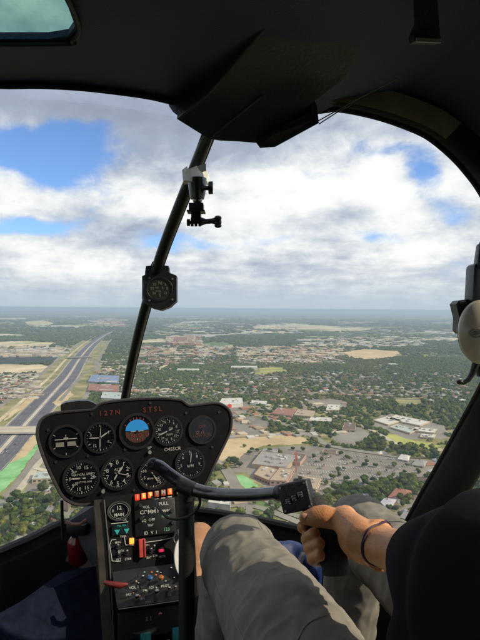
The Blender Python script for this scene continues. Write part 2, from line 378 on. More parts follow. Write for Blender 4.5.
orow=[[Vector((cen0.x+(p.x-cen0.x)*kx,cen0.y+(p.y-cen0.y)*kx,p.z+kz)) for p in SC] for kx,kz in ((1.0,.004),(1.03,-.1),(1.02,-.3),(.9,-.45),(.4,-.50),(0,-.5))]
out_.grid(orow); heli.part('nose_skin',out_,mat('maroon_paint',(.10,.012,.015),.3,var=.1,coat=.5),ang=50)
sil=MB(); sil.tube([p+Vector((0,0,.004)) for p in SC],.011,8); heli.part('window_sill',sil,FRM)
# lower left side of the nose, lighter blue carpet kick panel with pedal tray
kick=MB(); kick.plate([L(-70,650,.95),L(20,602,1.08),L(62,572,1.16),L(96,566,1.18),L(110,700,1.0),L(-70,760,.85)],(0,.0,-.02)); heli.part('carpet_panel',kick,CARP)
# rear bulkhead, seats, doors below the windows
bk=MB(); bk.box((-.1,-.58,-.3),(1.16,.04,1.36)); heli.part('rear_bulkhead',bk,HEAD,smooth=False)
dr=MB(); dr.box((.475,.0,-.72),(.03,1.1,.5)); dr.box((.475,-.36,-.2),(.03,.42,1.0)); heli.part('door_panel',dr,WALLM,smooth=False)
dr=MB(); dr.box((-.70,.0,-.75),(.03,1.2,.4)); dr.box((-.70,-.36,-.2),(.03,.42,1.0)); heli.part('door_panel',dr,WALLM,smooth=False)
SEATM=mat('dark_seat_fabric',(.012,.012,.014),.85,var=.2,scale=80,bump=.6,bscale=500,spec=.2)
seat=MB(); seat.rbox((.22,.16,-.62),(.42,.56,.20),.03); seat.rbox((.24,-.22,-.28),(.40,.10,.62),.03,Matrix.Rotation(R(-10),3,'X')); st=heli.part('seat',seat,SEATM)
seat=MB(); seat.rbox((-.42,.06,-.66),(.42,.5,.20),.03); seat.rbox((-.40,-.26,-.36),(.40,.10,.58),.03,Matrix.Rotation(R(-10),3,'X')); heli.part('seat',seat,SEATM)
# windshield strut
STR=spline([(214,118,.80,21),(205,142,.86,20),(192,175,.92,19.5),(176,215,.99,19),(161,255,1.06,17.5),(148,298,1.14,16),(138,335,1.21,14.5),(129,375,1.29,13),(124,402,1.34,12),(118,440,1.40,11.5),(113,480,1.45,11),(111,514,1.475,11)],4)
sm=MB(); P=[]
for i,s in enumerate(STR):
    p=L(s[0],s[1],s[2]); t=L(*STR[min(i+1,len(STR)-1)][:3])-L(*STR[max(i-1,0)][:3]); n=Vector((-t.z,0,t.x)).normalized(); n=n if n.x>0 else -n
    h=s[3]*.60/2/F*s[2]; f_=Vector((0,.6,0))
    P.append([p-n*h+f_*.012,p-n*h-f_*.004,p-n*h*.72-f_*.014,p-n*h*.30-f_*.019,p+n*h*.3-f_*.019,p+n*h*.72-f_*.014,p+n*h-f_*.004,p+n*h+f_*.012])
sm.grid(P,closed=True); heli.part('windshield_strut',sm,BLK,ang=40)
ST3=[(L(*s[:3])+Vector((0,.02,0))) for s in STR]
sl2=MB()
for sg in (-1,1):
    q=[]
    for i,s in enumerate(STR):
        n=s[3]*.60/2/F*s[2]; q.append(ST3[i]+Vector((sg*n*1.02,-.012,0)))
    sl2.tube(q,.0022,6)
heli.part('window_seal',sl2,RUB)
# windshield panes: between door frame, strut and sill
def lerpc(C,t):
    f=t*(len(C)-1); i=min(int(f),len(C)-2); return C[i].lerp(C[i+1],f-i)
def resample(C,n):
    d=[0]
    for a,b in zip(C,C[1:]): d.append(d[-1]+(b-a).length)
    out=[]; j=0
    for k_ in range(n):
        t=d[-1]*k_/(n-1)
        while j<len(d)-2 and d[j+1]<t: j+=1
        out.append(C[j].lerp(C[j+1],(t-d[j])/(d[j+1]-d[j]+1e-9)))
    return out
def pane(C1,C2,top,bot,bul):
    n,m=26,18; a=resample(C1,n); b=resample(C2,n); T=resample(top,m); Bt=resample(bot,m); g=[]
    for i in range(n):
        r=[]; u=i/(n-1)
        for j in range(m):
            v=j/(m-1)
            p=a[i].lerp(b[i],v)+T[j].lerp(Bt[j],u)-(a[0].lerp(b[0],v).lerp(a[-1].lerp(b[-1],v),u))
            p=p+Vector((0,bul*16*u*(1-u)*v*(1-v),0)); r.append(p)
        g.append(r)
    mb=MB(); mb.grid(g); mb.grid([[p+Vector((0,.003,.001)) for p in r] for r in g]); 
    for e in (0,-1): mb.grid([g[e],[p+Vector((0,.003,.001)) for p in g[e]]])
    return mb
Rc=[shift(i,.02,.014) for i in range(k)]; Lc=[mir(p) for p in Rc]
def near(C,p): return min(range(len(C)),key=lambda i:(C[i]-p).length)
it=near(SC,ST3[-1]); 
roofpt=Vector((ST3[0].x,ST3[0].y+.01,ST3[0].z))
rs=[Vector((x,y+.004,ZR)) for x,y in front]
tR=[ST3[0]]+[Rc[0]]; Rcur=Rc; 
pr=pane(ST3,Rc,[ST3[0],ST3[0].lerp(Rc[0],.5)+Vector((0,.01,.01)),Rc[0]],[ST3[-1]]+[p for p in SC[it+1:near(SC,Rc[-1])+1]]+[Rc[-1]],.05)
heli.part('windshield_pane',pr,PERSPEX,label='right windshield pane',ang=60)
pl2=pane(ST3,Lc,[ST3[0],ST3[0].lerp(Lc[0],.5)+Vector((0,.01,.01)),Lc[0]],[ST3[-1]]+[p for p in SC[near(SC,Lc[-1]):it][::-1]]+[Lc[-1]],.05)
heli.part('windshield_pane',pl2,PERSPEX,label='left windshield pane',ang=60)
# ---- overhead console
def quad3(pts,ds): return [L(x,y,d) for (x,y),d in zip(pts,ds)]
con=MB()
# main hood under the roof: rounded nose
hood=[(168,92,.80),(168,100,.80),(169,106,.795),(173,112,.79),(178,116,.78),(186,112,.775),(204,98,.75),(238,62,.70),(275,10,.60),(300,-40,.55),(330,-60,.53),(360,-40,.56),(400,40,.66),(390,72,.72),(352,96,.79),(322,112,.82),(290,125,.83),(262,135,.83),(240,112,.83),(205,96,.83)]
con.plate([L(*p) for p in hood[:15]+hood[15:18]],(0,.0,.045)); heli.part('roof_console_hood',con,HEAD,ang=50)
con=MB(); 
o2=[(177,119,.765),(209,139,.785),(222,141,.79),(240,141.5,.785),(257,143,.775),(300,112,.735),(345,78,.69),(372,20,.60),(372,-30,.54),(300,-30,.54),(275,14,.585),(240,58,.65),(212,90,.715),(196,104,.74)]
o2p=[L(*p) for p in o2]
nrm=Vector((0,.02,.05)); con.plate(o2p,nrm); cns=heli.part('roof_console',con,mat('console_dark_blue',(.022,.028,.045),.45,var=.3,scale=12,bump=.4,bscale=200),ang=30)
ed=MB(); e1=[L(178,118.5,.764),L(196,104.5,.738),L(212,90.5,.713),L(240,58.5,.648),L(275,14.5,.583)]; ed.tube(e1,.0022,6); ed.tube([L(211,137,.78),L(232,120,.755),L(262,96,.72)],.002,6); heli.part('console_edge',ed,mat('edge_highlight_metal',(.10,.11,.13),.35,metal=.6,var=.3),parent=cns)  # lighter tubes paint the highlight along the console edges
con=MB(); con.plate([L(256,142.5,.765),L(260,148,.765),L(275,147,.76),L(297,135,.745),L(319,123,.73),L(311,112,.73),L(280,128,.75)],(0,.022,.035)); bx=heli.part('light_box',con,mat('dark_grey_plastic',(.03,.032,.038),.4,var=.2),ang=30)
con=MB(); con.plate([L(262,144,.7649),L(276,143,.7599),L(312,121,.7299),L(308,116,.7299),L(272,136,.752)],(0,-.004,.0)); heli.part('lens_cover',con,BLK,parent=bx,ang=30)
for a,b in (((318,121,.74),(398,78,.68)),((319,124,.745),(352,104,.72))):
    c=MB(); c.tube([L(*a),(L(*a)+L(*b))/2+Vector((0,0,.001)),L(*b)],.0009,6); heli.part('wire_rail',c,mat('dull_rail_metal',(.16,.16,.17),.4,metal=.6))
hb=MB(); hb.plate([L(419,-12,.52),L(437,-10,.52),L(439,22,.535),(L(441,42,.545)),L(415,41,.545),L(414,34,.543),L(420,20,.535)],(0,.018,.006)); hk=heli.part('roof_latch',hb,BLK,ang=30)
hb=MB(); hb.plate([L(415.5,38.5,.5425),L(440,40,.5425),L(440.5,43.5,.5435),L(415.5,42.5,.5435)],(0,-.002,0)); heli.part('latch_strip',hb,mat('pale_plastic',(.30,.31,.33),.4,var=.1),parent=hk)
# small fittings beside the console
for a in ():
    c=MB(); p=L(*a); c.cyl(p,p+Vector((0,0,-.004)),.004,10); heli.part('roof_screw',c,STEEL)

# ================================================================== INSTRUMENT CONSOLE
YAW=R(17)
PN=plane(135,450,1.18,(math.sin(YAW),-math.cos(YAW),.10))
inst=Thing('instrument_console',(-.22,1.15,-.95),'black instrument panel with nine dials on a switch pedestal between the pilots','instrument console')
OUT=[(104,402.5),(125,400),(150,398.5),(172,399),(182,400.5),(189,405.5),(200,404.5),(214,403),(222,404.5),(229,410),(231.5,418),(230.5,430),(226,441),(219,455),(212,470),(207,481),(200,490),(188,494),(160,497),(130,499),(108,500),(96,503.5),(82,505),(72,503),(63,497),(55,483),(47,466),(41,450),(37.5,437),(38,427),(42,419),(50,414.5),(62,412),(80,410.5),(92,409.5),(98,405)]
OS=[tuple(p) for p in spline(OUT+[OUT[0]],3)[:-1]]
f0=[PN(*p) for p in OS]
pb=MB(); pb.plate(f0,-PN.n*.045); pn=inst.part('panel_board',pb,PANEL,ang=40)
ex=Vector((1,0,0)); UX=(ex-PN.n*ex.dot(PN.n)).normalized(); UZ=PN.n.cross(UX); UZ=UZ if UZ.z>0 else -UZ
tilt=R(3.0); UX,UZ=UX*math.cos(tilt)+UZ*math.sin(tilt),UZ*math.cos(tilt)-UX*math.sin(tilt)
ed=MB(); ed.tube(f0+[f0[0]],.0035,6); inst.part('panel_rim',ed,mat('panel_rim_paint',(.045,.042,.045),.35,var=.2))
SC_=1.18/F
def ring(mb,c,r0,r1,off,n=40,m=0,z=None):
    """flat ring with its own thickness"""
    vs=[]
    for rr_,o_ in ((r0,off),(r1,off),(r1,off-.004),(r0,off-.004)):
        for i in range(n):
            a=2*PI*i/n; vs.append(c+UX*rr_*math.cos(a)+UZ*rr_*math.sin(a)+PN.n*o_)
    fs=[]
    for q in range(4):
        for i in range(n): fs.append((q*n+i,q*n+(i+1)%n,((q+1)%4)*n+(i+1)%n,((q+1)%4)*n+i))
    mb.add(vs,fs,m)
def disc(mb,c,r,off,m,n=40,a0=0,a1=2*PI,yclip=None):
    vs=[c+PN.n*off]+[c+UX*r*math.cos(a0+(a1-a0)*i/n)+UZ*r*math.sin(a0+(a1-a0)*i/n)+PN.n*off for i in range(n+1)]
    mb.add(vs,[(0,i,i+1) for i in range(1,n+1)],m)
def tick(mb,c,a,r0,r1,w,off=.0018,m=2):
    d=UX*math.sin(a)+UZ*math.cos(a); s=UX*math.cos(a)-UZ*math.sin(a); b=c+PN.n*off
    mb.add([b+d*r0-s*w/2,b+d*r0+s*w/2,b+d*r1+s*w/2,b+d*r1-s*w/2],[(0,1,2,3)],m)
BLUE=mat('attitude_sky_blue',(.015,.17,.42),.5,var=.1,emit=(.02,.22,.55),estr=.35); BRN=mat('attitude_brown',(.05,.025,.015),.6,var=.2); REDM=mat('dim_red_lettering',(.28,.04,.03),.5,var=.1)
DWH=mat('dim_white_lettering',(.30,.31,.30),.5,var=.1); GREEN=mat('green_arc',(.05,.30,.12),.5)
def gauge(px,py,rp,label,numbers=(),ticks=40,needles=(),txt=(),bright=True,major=10,arc=None,kind=None,a_off=0,span=2*PI,numr=.68,nums=.20):
    c=PN(px,py,.001); r=rp*SC_; mb=MB()
    ring(mb,c,r*.97,r*1.13,.004,m=0); disc(mb,c,r*1.0,.0008,1)
    W=2
    for i in range(ticks+(0 if span>6 else 1)):
        a=a_off+span*i/ticks; mj=i%major==0
        tick(mb,c,a,r*(.80 if mj else .87),r*.94,r*(.05 if mj else .022),m=W)
    for t_,a in numbers:
        p=c+UX*math.sin(a)*r*numr+UZ*math.cos(a)*r*numr+PN.n*.0019; mb.text(t_,p,UX,UZ,r*nums,m=W,bold=.01)
    for t_,x,y,s in txt:
        mb.text(t_,c+UX*x*r+UZ*y*r+PN.n*.0019,UX,UZ,r*s,m=W,bold=.012)
    if kind=='att':
        disc(mb,c+UZ*0,r*.72,.0014,3,n=24,a0=R(4),a1=R(176)); disc(mb,c,r*.72,.0012,4,n=24,a0=R(180),a1=R(360))
        for a in (-60,-30,-15,0,15,30,60): tick(mb,c,R(a),r*.74,r*.86,r*.05,m=5)
    mats=[BLK,DIAL,WHT if bright else DWH,BLUE,BRN,REDM]
    g=inst.part('gauge',mb,mats,label=label,smooth=False,fix=False)
    for a,l,w,back in needles:
        nb=MB(); d=UX*math.sin(a)+UZ*math.cos(a); s=UX*math.cos(a)-UZ*math.sin(a); b=c+PN.n*.0032
        nb.add([b-d*r*back-s*r*w*.4,b-d*r*back+s*r*w*.4,b+d*r*l*.7+s*r*w*.5,b+d*r*l,b+d*r*l*.7-s*r*w*.5],[(0,1,2,3,4)]); nb.add([v+PN.n*.0006 for v in [Vector(q) for q in nb.v[:5]]],[(0,1,2,3,4)])
        inst.part('needle',nb,WHT if bright else DWH,parent=g,smooth=False,fix=False)
    hub=MB(); hub.cyl(c+PN.n*.001,c+PN.n*.0045,r*.07,12); inst.part('needle_hub',hub,BLK,parent=g)
    return g,c,r
nm10=[(str(i),2*PI*i/10) for i in range(10)]
# turn coordinator
g,c,r=gauge(66,441,14,'turn coordinator with small aeroplane symbol',ticks=4,major=1,a_off=R(60),span=R(240),bright=True,txt=[('L',-.62,-.28,.18),('R',.62,-.28,.18)])
tb=MB(); 
for w,h,x,y in ((1.45,.05,0,.14),(.30,.10,0,.2),(.05,.34,0,.26)): tb.add([c+UX*(x+sx*w/2)*r+UZ*(y+sz*h/2)*r+PN.n*.0035 for sx,sz in ((-1,-1),(1,-1),(1,1),(-1,1))],[(0,1,2,3)])
inst.part('aeroplane_symbol',tb,WHT,parent=g,smooth=False,fix=False)
tb=MB()
for x in (-.40,.36): tb.add([c+UX*(x+sx*.27)*r+UZ*(-.20+sz*.15)*r+PN.n*.0030 for sx,sz in ((-1,-1),(1,-1),(1,1),(-1,1))],[(0,1,2,3)])
inst.part('slip_ball_window',tb,mat('slip_tube',(.20,.20,.18),.3),parent=g,smooth=False,fix=False)
gauge(100,437.5,13.5,'airspeed indicator with three needles spread',ticks=24,major=4,needles=[(R(-88),.80,.08,.1),(R(58),.68,.10,.1),(R(6),.86,.05,.0),(R(182),.8,.06,.1)],bright=True,numbers=[('4',R(60)),('8',R(120)),('12',R(215)),('2',R(290))],nums=.2)
g,c,r=gauge(137,431,16,'artificial horizon with blue upper half',ticks=0,kind='att')
tb=MB(); tb.text('1  N  O  U',c+UZ*(-.28*r)+PN.n*.0022,UX,UZ,r*.24,m=0,bold=.01); tb.text('2 0   E 2',c+UZ*(-.55*r)+PN.n*.0022,UX,UZ,r*.16,m=0,bold=.01); inst.part('dial_lettering',tb,REDM,parent=g,smooth=False,fix=False)
tb=MB(); 
for w,h,x,y in ((.8,.05,0,.0),(.07,.07,0,-.5)): tb.add([c+UX*(x+sx*w/2)*r+UZ*(y+sz*h/2)*r+PN.n*.0035 for sx,sz in ((-1,-1),(1,-1),(1,1),(-1,1))],[(0,1,2,3)])
inst.part('aircraft_bar',tb,DWH,parent=g,smooth=False,fix=False)
gauge(168,430.5,13.5,'compass-card gyro dial crowded with grey numbers',ticks=36,major=3,bright=False,numbers=[(t,R(a)) for t,a in (('N',-20),('3',10),('6',40),('E',70),('12',100),('15',130),('S',160),('21',190),('24',220),('W',250),('30',280),('33',310))],needles=[(R(-112),.82,.1,.3)],nums=.20,txt=[('GS',.2,.15,.2),('NAV',.1,-.3,.18)])
g,c,r=gauge(202,429.5,13,'dark unlit dial at the right of the panel',ticks=0)
tb=MB(); tb.text('o n',c+UZ*(-.15*r)-UX*.2*r+PN.n*.0022,UX,UZ,r*.4,m=0,bold=.02); tb.text('LOW FUEL',c+UZ*(-.45*r)+PN.n*.0022,UX,UZ,r*.24,m=0); tb.text('OFF',c+UZ*(.25*r)+PN.n*.0022,UX,UZ,r*.25,m=0); inst.part('dial_lettering',tb,mat('very_dim_red',(.11,.045,.04),.6),parent=g,smooth=False,fix=False)
gauge(81.5,478,15.5,'vertical speed indicator with needle pointing left',ticks=40,major=5,bright=True,needles=[(R(-88),.70,.09,.25)],numbers=[('0',R(-90)),('5',R(-50)),('10',R(-15)),('15',R(25)),('20',R(90)),('5',R(-130)),('10',R(-165)),('15',R(155))],txt=[('VERTICAL SPEED',.1,.22,.14),('UP',-.38,.40,.14),('DN',-.38,-.36,.14),('100 FT PER MIN',.1,-.25,.11)],nums=.22)
gauge(117.5,473,14.5,'altimeter with bright numbers all round',ticks=50,major=5,bright=True,needles=[(R(40),.60,.13,.1),(R(-150),.5,.1,.1),(R(105),.8,.05,.2)],numbers=nm10,nums=.29,numr=.70,txt=[('ALT',0,.25,.18)])
gauge(153,474,13.5,'manifold pressure dial partly behind the cyclic bar',ticks=50,major=5,bright=True,needles=[(R(150),.7,.08,.2)],numbers=[(str(i*5),R(-150+i*42)) for i in range(1,8)],nums=.22,txt=[('MANIFOLD',0,-.3,.14)])
gauge(190,463,14,'tachometer with needle pointing up',ticks=40,major=4,bright=False,needles=[(R(8),.80,.08,.0)],numbers=[(str(5+i),R(-100+i*50)) for i in range(5)],nums=.22,txt=[('RPM',0,-.2,.2)])
def ptext(name,t,px,py,h,m,label=None,pf=PN,ux=None,uz=None,parent=None,bold=.012,off=.0012):
    mb=MB(); mb.text(t,pf(px,py,off),ux or UX,uz or UZ,h*SC_,m=0,bold=bold); return inst.part(name,mb,m,parent=parent,label=label,smooth=False,fix=False)
ptext('registration_placard','O455CR',172.5,449,3.5,mat('placard_white',(.36,.36,.33),.5),bold=.02)
ptext('warning_legend','1 2 7 N',109.5,413,5,mat('legend_red',(.17,.035,.03),.5),label='dim red warning legend left of centre')
ptext('warning_legend','S T S L',152.5,409.5,5,MATS['legend_red'],label='dim red warning legend right of centre')
ptext('panel_mark','8P',149.5,448,3,DWH)
for x,y in ((56,462),(48,430),(88,456),(104,489),(186,413),(219,412),(150,403),(92,414),(212,447),(72,497),(125,449.5),(134,490)):
    mb=MB(); c=PN(x,y,0); mb.cyl(c,c+PN.n*.0022,.0032,10); inst.part('panel_screw',mb,mat('dull_screw',(.07,.07,.08),.4,metal=.7))
for x,y in ((149.5,452),(103,491)):
    mb=MB(); c=PN(x,y,0); mb.cyl(c,c+PN.n*.007,.004,12); inst.part('adjust_knob',mb,mat('knob_grey',(.2,.22,.2),.4))
# hood on the left shoulder of the panel
hd=MB(); q=[(61,411),(60.5,405),(66,402.5),(78,400.8),(88,400.8),(93,402.5),(97,405),(93,410)]
hd.plate([PN(x,y,.002) for x,y in q],-PN.n*.07); inst.part('glare_hood',hd,BLK,ang=30)
# pedestal
PP=plane(150,540,1.12,(math.sin(YAW),-math.cos(YAW),.42))
px_=(Vector((1,0,0))-PP.n*PP.n.x).normalized(); VX=px_; VZ=PP.n.cross(VX); VZ=VZ if VZ.z>0 else -VZ
tl=R(6.5); VX,VZ=VX*math.cos(tl)+VZ*math.sin(tl),VZ*math.cos(tl)-VX*math.sin(tl)
pd=MB(); pd.plate([PP(*p) for p in ((103,497),(192,488),(196,560),(202,690),(118,700),(110,600))],-PP.n*.16); ped=inst.part('pedestal',pd,PANEL,ang=30)
sd_=MB(); sd_.plate([PP(94,500,-.004),PP(103.5,499,-.001),PP(111,600,-.001),PP(119,690,-.001),PP(106,690,-.004),PP(101,600,-.004)],-PP.n*.15); inst.part('pedestal_side',sd_,mat('worn_olive_lit_tone',(.042,.038,.028),.5,var=.4,scale=30,bump=.4),ang=30)  # side face given a lighter colour to look lit
st_=MB(); st_.tube([PP(104,500,.004),PP(108,540,.004),PP(111.5,590,.004),PP(114,640,.004)],.0016,6); inst.part('pedestal_edge',st_,mat('worn_edge',(.10,.10,.10),.4,metal=.5))
def vt(name,t,px,py,h,m,bold=.015,align='CENTER',label=None,off=.0025,sh=0):
    mb=MB(); mb.text(t,PP(px,py,off),VX,VZ,h*SC_*.76,m=0,bold=bold,align=align)
    return inst.part(name,mb,m,label=label,smooth=False,fix=False)
def vbox(name,px,py,w,h,dp,m,label=None,parent=None,r=.0015,off=0,rot=0):
    c=PP(px,py,off+dp/2); mb=MB(); M3=Matrix((VX,VZ,PP.n)).transposed(); 
    if rot: M3=M3@Matrix.Rotation(R(rot),3,'Z')
    mb.rbox(c,(w*SC_*.95,h*SC_*.95,dp),min(r,dp*.4,w*SC_*.4,h*SC_*.4),M3); return inst.part(name,mb,m,label=label,parent=parent,ang=40)
def vline(name,pts,w,m,off=.0022,close=False):
    mb=MB(); P_=[PP(x,y,off) for x,y in pts]; mb.tube(P_,w*SC_,5); return inst.part(name,mb,m)
PW=mat('pedestal_white_lettering',(.42,.43,.42),.5,var=.05); PG=mat('pale_green_lettering',(.16,.40,.26),.5); TEALM=mat('teal_display',(.03,.30,.28),.4,emit=(.02,.30,.27),estr=.12)
LIT=mat('lit_warning_amber',(.7,.12,.03),.5,var=.3,scale=60,emit=(1,.12,.015),estr=.55); LITR=mat('lit_warning_red',(.5,.04,.02),.5,emit=(.9,.05,.01),estr=.55); LITY=mat('lit_legend_yellow',(.9,.5,.2),.5,emit=(1,.5,.15),estr=1.0)
# row of lit annunciators
for i in range(6):
    x=137+i*6.5; y=497.5-i*1.15
    lb_=vbox('annunciator_light',x,y,4.6,6,.006,LITR if i in(0,) else (LIT if i in (1,2,5) else mat('dull_annunciator',(.16,.04,.02),.5,emit=(.6,.08,.02),estr=.25)),off=.001)
    mb=MB(); mb.text(['1','E','9','T','M','1'][i],PP(x,y-.3,.0078),VX,VZ,3.8*SC_,m=0,bold=.05); inst.part('legend',mb,LITY if i in (1,2,5) else PW,parent=lb_,smooth=False,fix=False)
    mb=MB(); c=PP(x,y+5.2,.003); mb.add([c-VX*2*SC_-VZ*.5*SC_,c+VX*2*SC_-VZ*.5*SC_,c+VX*2*SC_+VZ*.5*SC_,c-VX*2*SC_+VZ*.5*SC_],[(0,1,2,3)]); inst.part('underline',mb,PW,parent=lb_,smooth=False,fix=False)
vbox('end_cap_light',178,491.5,3,6,.006,mat('pale_yellow_cap',(.55,.48,.30),.5),off=.001)
# small oval gauge
mb=MB(); c=PP(119,511,.0); 
def vring(mb,c,rx,rz,w,off,m=0,n=36):
    vs=[]
    for k_,o_ in ((1,off),(1+w,off),(1+w,off-.004),(1,off-.004)):
        for i in range(n):
            a=2*PI*i/n; vs.append(c+VX*rx*k_*math.cos(a)+VZ*rz*k_*math.sin(a)+PP.n*o_)
    mb.add(vs,[(q*n+i,q*n+(i+1)%n,((q+1)%4)*n+(i+1)%n,((q+1)%4)*n+i) for q in range(4) for i in range(n)],m)
vring(mb,c,10.2*SC_*.93,8.2*SC_*.93,.16,.006); vring(mb,c,9*SC_*.93,7*SC_*.93,.04,.005,m=1); sg_=inst.part('gauge',mb,[mat('dark_grey_ring',(.05,.052,.056),.4),DWH],label='small oval clock at the top of the pedestal',ang=30)
mb=MB(); mb.text('12',c+VZ*.006+PP.n*.003,VX,VZ,.0085,m=0,bold=.03); mb.text('MAIN',c-VZ*.008+PP.n*.003,VX,VZ,.0062,m=0,bold=.03); mb.text('0',c-VX*.013+VZ*.001+PP.n*.003,VX,VZ,.006,m=0); inst.part('dial_lettering',mb,PW,parent=sg_,smooth=False,fix=False)
vt('label_text','CLOCK',121,520,3,PW); vline('placard_line',[(111,524),(128,522)],.45,PW)
vbox('display_window',120,530,16,9.5,.004,mat('display_black',(.008,.02,.022),.2),off=.001)
for x in (117,126.5):
    mb=MB(); c=PP(x,532-(x-117)*.12,.0062); s=2.6*SC_; mb.add([c-VX*s+VZ*s*.7,c+VX*s+VZ*s*.7,c-VZ*s],[(0,1,2)]); inst.part('display_marker',mb,TEALM,smooth=False,fix=False)
vt('label_text','TRIM',123,536.5,2.6,PW); vt('label_text','TX  RX',121.5,526,2.6,TEALM,off=.0062)
# radio stack
vbox('radio',155,517,41,34,.006,mat('radio_black',(.009,.009,.010),.35,var=.2),off=.0005,label='radio with white legends')
for t,x,y,h,m in (('VOL',146,507.5,3.4,PW),('PULL',163,504,4.2,PW),('COMM Power',155,511.5,4.8,PW),('SQ  OFF',148,520.5,3.4,PW),('NAV',165,516.5,3.6,PG),('TEST',150,525.5,2.6,PW),('ID  V  I',150,533,4.0,PW),('123',166,529.5,4.2,PG)):
    vt('radio_legend',t,x,y,h,m,bold=.03 if h>4 else .018,off=.0078)
for x,y in ((140,506),(141,519),(171,511),(172,523)):
    mb=MB(); c=PP(x,y,.006); mb.cyl(c,c+PP.n*.010,2.1*SC_,14,r2=1.7*SC_); inst.part('radio_knob',mb,BLK)
# switch section
vline('placard_line',[(112,561),(109.5,545),(111.5,540),(116,539.5)],.42,PW); vline('placard_line',[(124,536.5),(125.5,545),(134,545)],.42,PW); vline('placard_line',[(145,542.5),(160,540.5),(173,537.5)],.42,PW); vline('placard_line',[(112,561),(118,561.5),(121,561)],.42,PW)
l_=vbox('clutch_light',131.5,541,4.6,5.6,.006,mat('lit_clutch_amber',(.7,.3,.05),.4,emit=(1,.32,.03),estr=1.2),off=.001,label='lit amber clutch light')
gd=vbox('switch_guard',141.5,548,5.4,17,.012,mat('red_guard_plastic',(.50,.07,.06),.35,var=.15),off=.001,label='red hinged clutch switch guard')
vbox('guard_ridge',144.2,548,1.2,17,.004,MATS['red_guard_plastic'],parent=gd,off=.012)
vbox('switch',161,550.5,5.4,2.8,.010,mat('magenta_switch',(.60,.03,.10),.4,emit=(.6,.02,.08),estr=.25),off=.001,label='magenta rocker switch')
def toggle(x,y,m=None,label=None):
    mb=MB(); c=PP(x,y,0); mb.cyl(c,c+PP.n*.003,2.2*SC_,12); t_=inst.part('toggle_switch',mb,BLK,label=label)
    mb=MB(); mb.tube([c+PP.n*.003,c+PP.n*.012+VZ*.005],[.0013,.002],8); inst.part('lever',mb,m or STEEL,parent=t_)
for x,y in ((118,547),(119,555),(127,553),(151,551),(154,548)): toggle(x,y)
for t,x,y in (('MAG',118,542.5),('ALT',118.5,559.5),('STRB',128,559),('BAT',149,557.5),('LTS',155,555.5),('MSTR',162,556.5),('GOV',121,551),('ON',147,545)): vt('label_text',t,x,y,2.6,PW)
# lower shelf with knobs
sh=MB(); q=[PP(112,572,.002),PP(178,563,.002),PP(187,596,.045),PP(116,606,.045)]; sh.plate(q,-PP.n*.05); inst.part('knob_shelf',sh,mat('shelf_black',(.006,.0065,.008),.45,var=.3,scale=60),ang=30)
PQ=plane(150,590,1.06,(math.sin(YAW),-math.cos(YAW),1.15))
def knob(x,y,r,h,m,name='control_knob',label=None,white=False):
    c=PP(x,y,.02+.025*max(0,(y-570)/30)); n=(PP.n+Vector((0,0,.35))).normalized(); mb=MB(); mb.tube([c,c+n*h*.5,c+n*h],[r*.5,r*.5,r*.9],14); mb.ell(c+n*(h+r*.2),(r,r,r*.6)); o_=inst.part(name,mb,m,label=label)
    if white:
        w=MB(); w.ell(c+n*(h+r*.9),(r*.8,r*.8,r*.35)); inst.part('knob_cap',w,PW,parent=o_)
knob(134.5,596,.0048,.016,BLK,white=True); knob(153.5,591.5,.0050,.016,BLK,white=True); knob(166,588,.0032,.012,BLK,white=True); knob(172,587,.0026,.012,BLK,white=True)
knob(148,579,.0060,.014,mat('blue_knob_plastic',(.02,.09,.24),.35),label='blue control knob'); knob(158.5,578.5,.0058,.014,mat('orange_knob_plastic',(.40,.13,.03),.4,var=.3),label='orange control knob'); knob(155,573,.003,.012,BLK,white=True); knob(141,577,.003,.012,BLK,white=True)
for t,x,y,h in (('VOL 1',132,586,3.6),('SQL',143,589,3),('ICS',149,586,3.2),('PILOT',162,584.5,3),('PAX',127,593,3),('ON',140,597,3),('F U L L',147,600,2.6),('1 2',166,593,2.6)): 
    mb=MB(); mb.text(t,PP(x,y,.045),VX,VZ,h*SC_*.66,m=0,bold=.02); inst.part('label_text',mb,PW,smooth=False,fix=False)
vline('shelf_edge_line',[(117,607),(150,602.5),(187,597)],.5,mat('edge_grey_line',(.25,.24,.22),.5),off=.046)
rk_=random.Random(12)
for i in range(26):
    x=rk_.uniform(121,178); y=575+rk_.uniform(0,24)-(x-121)*.14
    m_=rk_.choice((BLK,BLK,STEEL,MATS['dull_screw'],MATS['orange_knob_plastic'],PG,BLK)); knob(x,y,rk_.uniform(.0016,.0030),rk_.uniform(.006,.011),m_,name='small_control',white=rk_.random()<.35)
for i in range(9):
    x=rk_.uniform(140,176); y=rk_.uniform(506,534)-(x-140)*.14
    if i%3==0: vbox('radio_button',x,y,2.6,1.8,.005,MATS['dull_screw'],off=.006)
# red mixture handle on the left
mh=MB(); mh.tube([PP(104,581.5,.03),PP(110,583,.042),PP(119,584,.046),PP(126,583,.046)],[.004,.0055,.006,.003],12); mh.cyl(PP(118,584,.0),PP(118,584,.045),.003,10); inst.part('mixture_handle',mh,mat('red_handle_plastic',(.16,.02,.02),.4,var=.15),label='red mixture control handle')
# lower face with placards and teal wiring looms
vbox('lower_box',152,620,64,22,.03,BLK,off=.0); vt('label_text','2 1',147,617,4.4,DWH,off=.032); knob(156,612,.0035,.012,mat('small_red_knob',(.25,.03,.03),.4)); 
for x,y in ((144,640),(146,650),(175,634),(178,645)):
    vbox('teal_connector',x,y,9,15,.03,mat('teal_plastic',(.02,.19,.18),.5,var=.3),off=.012)
for x,y,m in ((148,642,MATS['blue_knob_plastic']),(166,639,LITY),(161,640,PW)): vbox('connector_pin',x,y,3,3,.02,m if m is not LITY else mat('tan_pin',(.4,.25,.1),.5),off=.03)
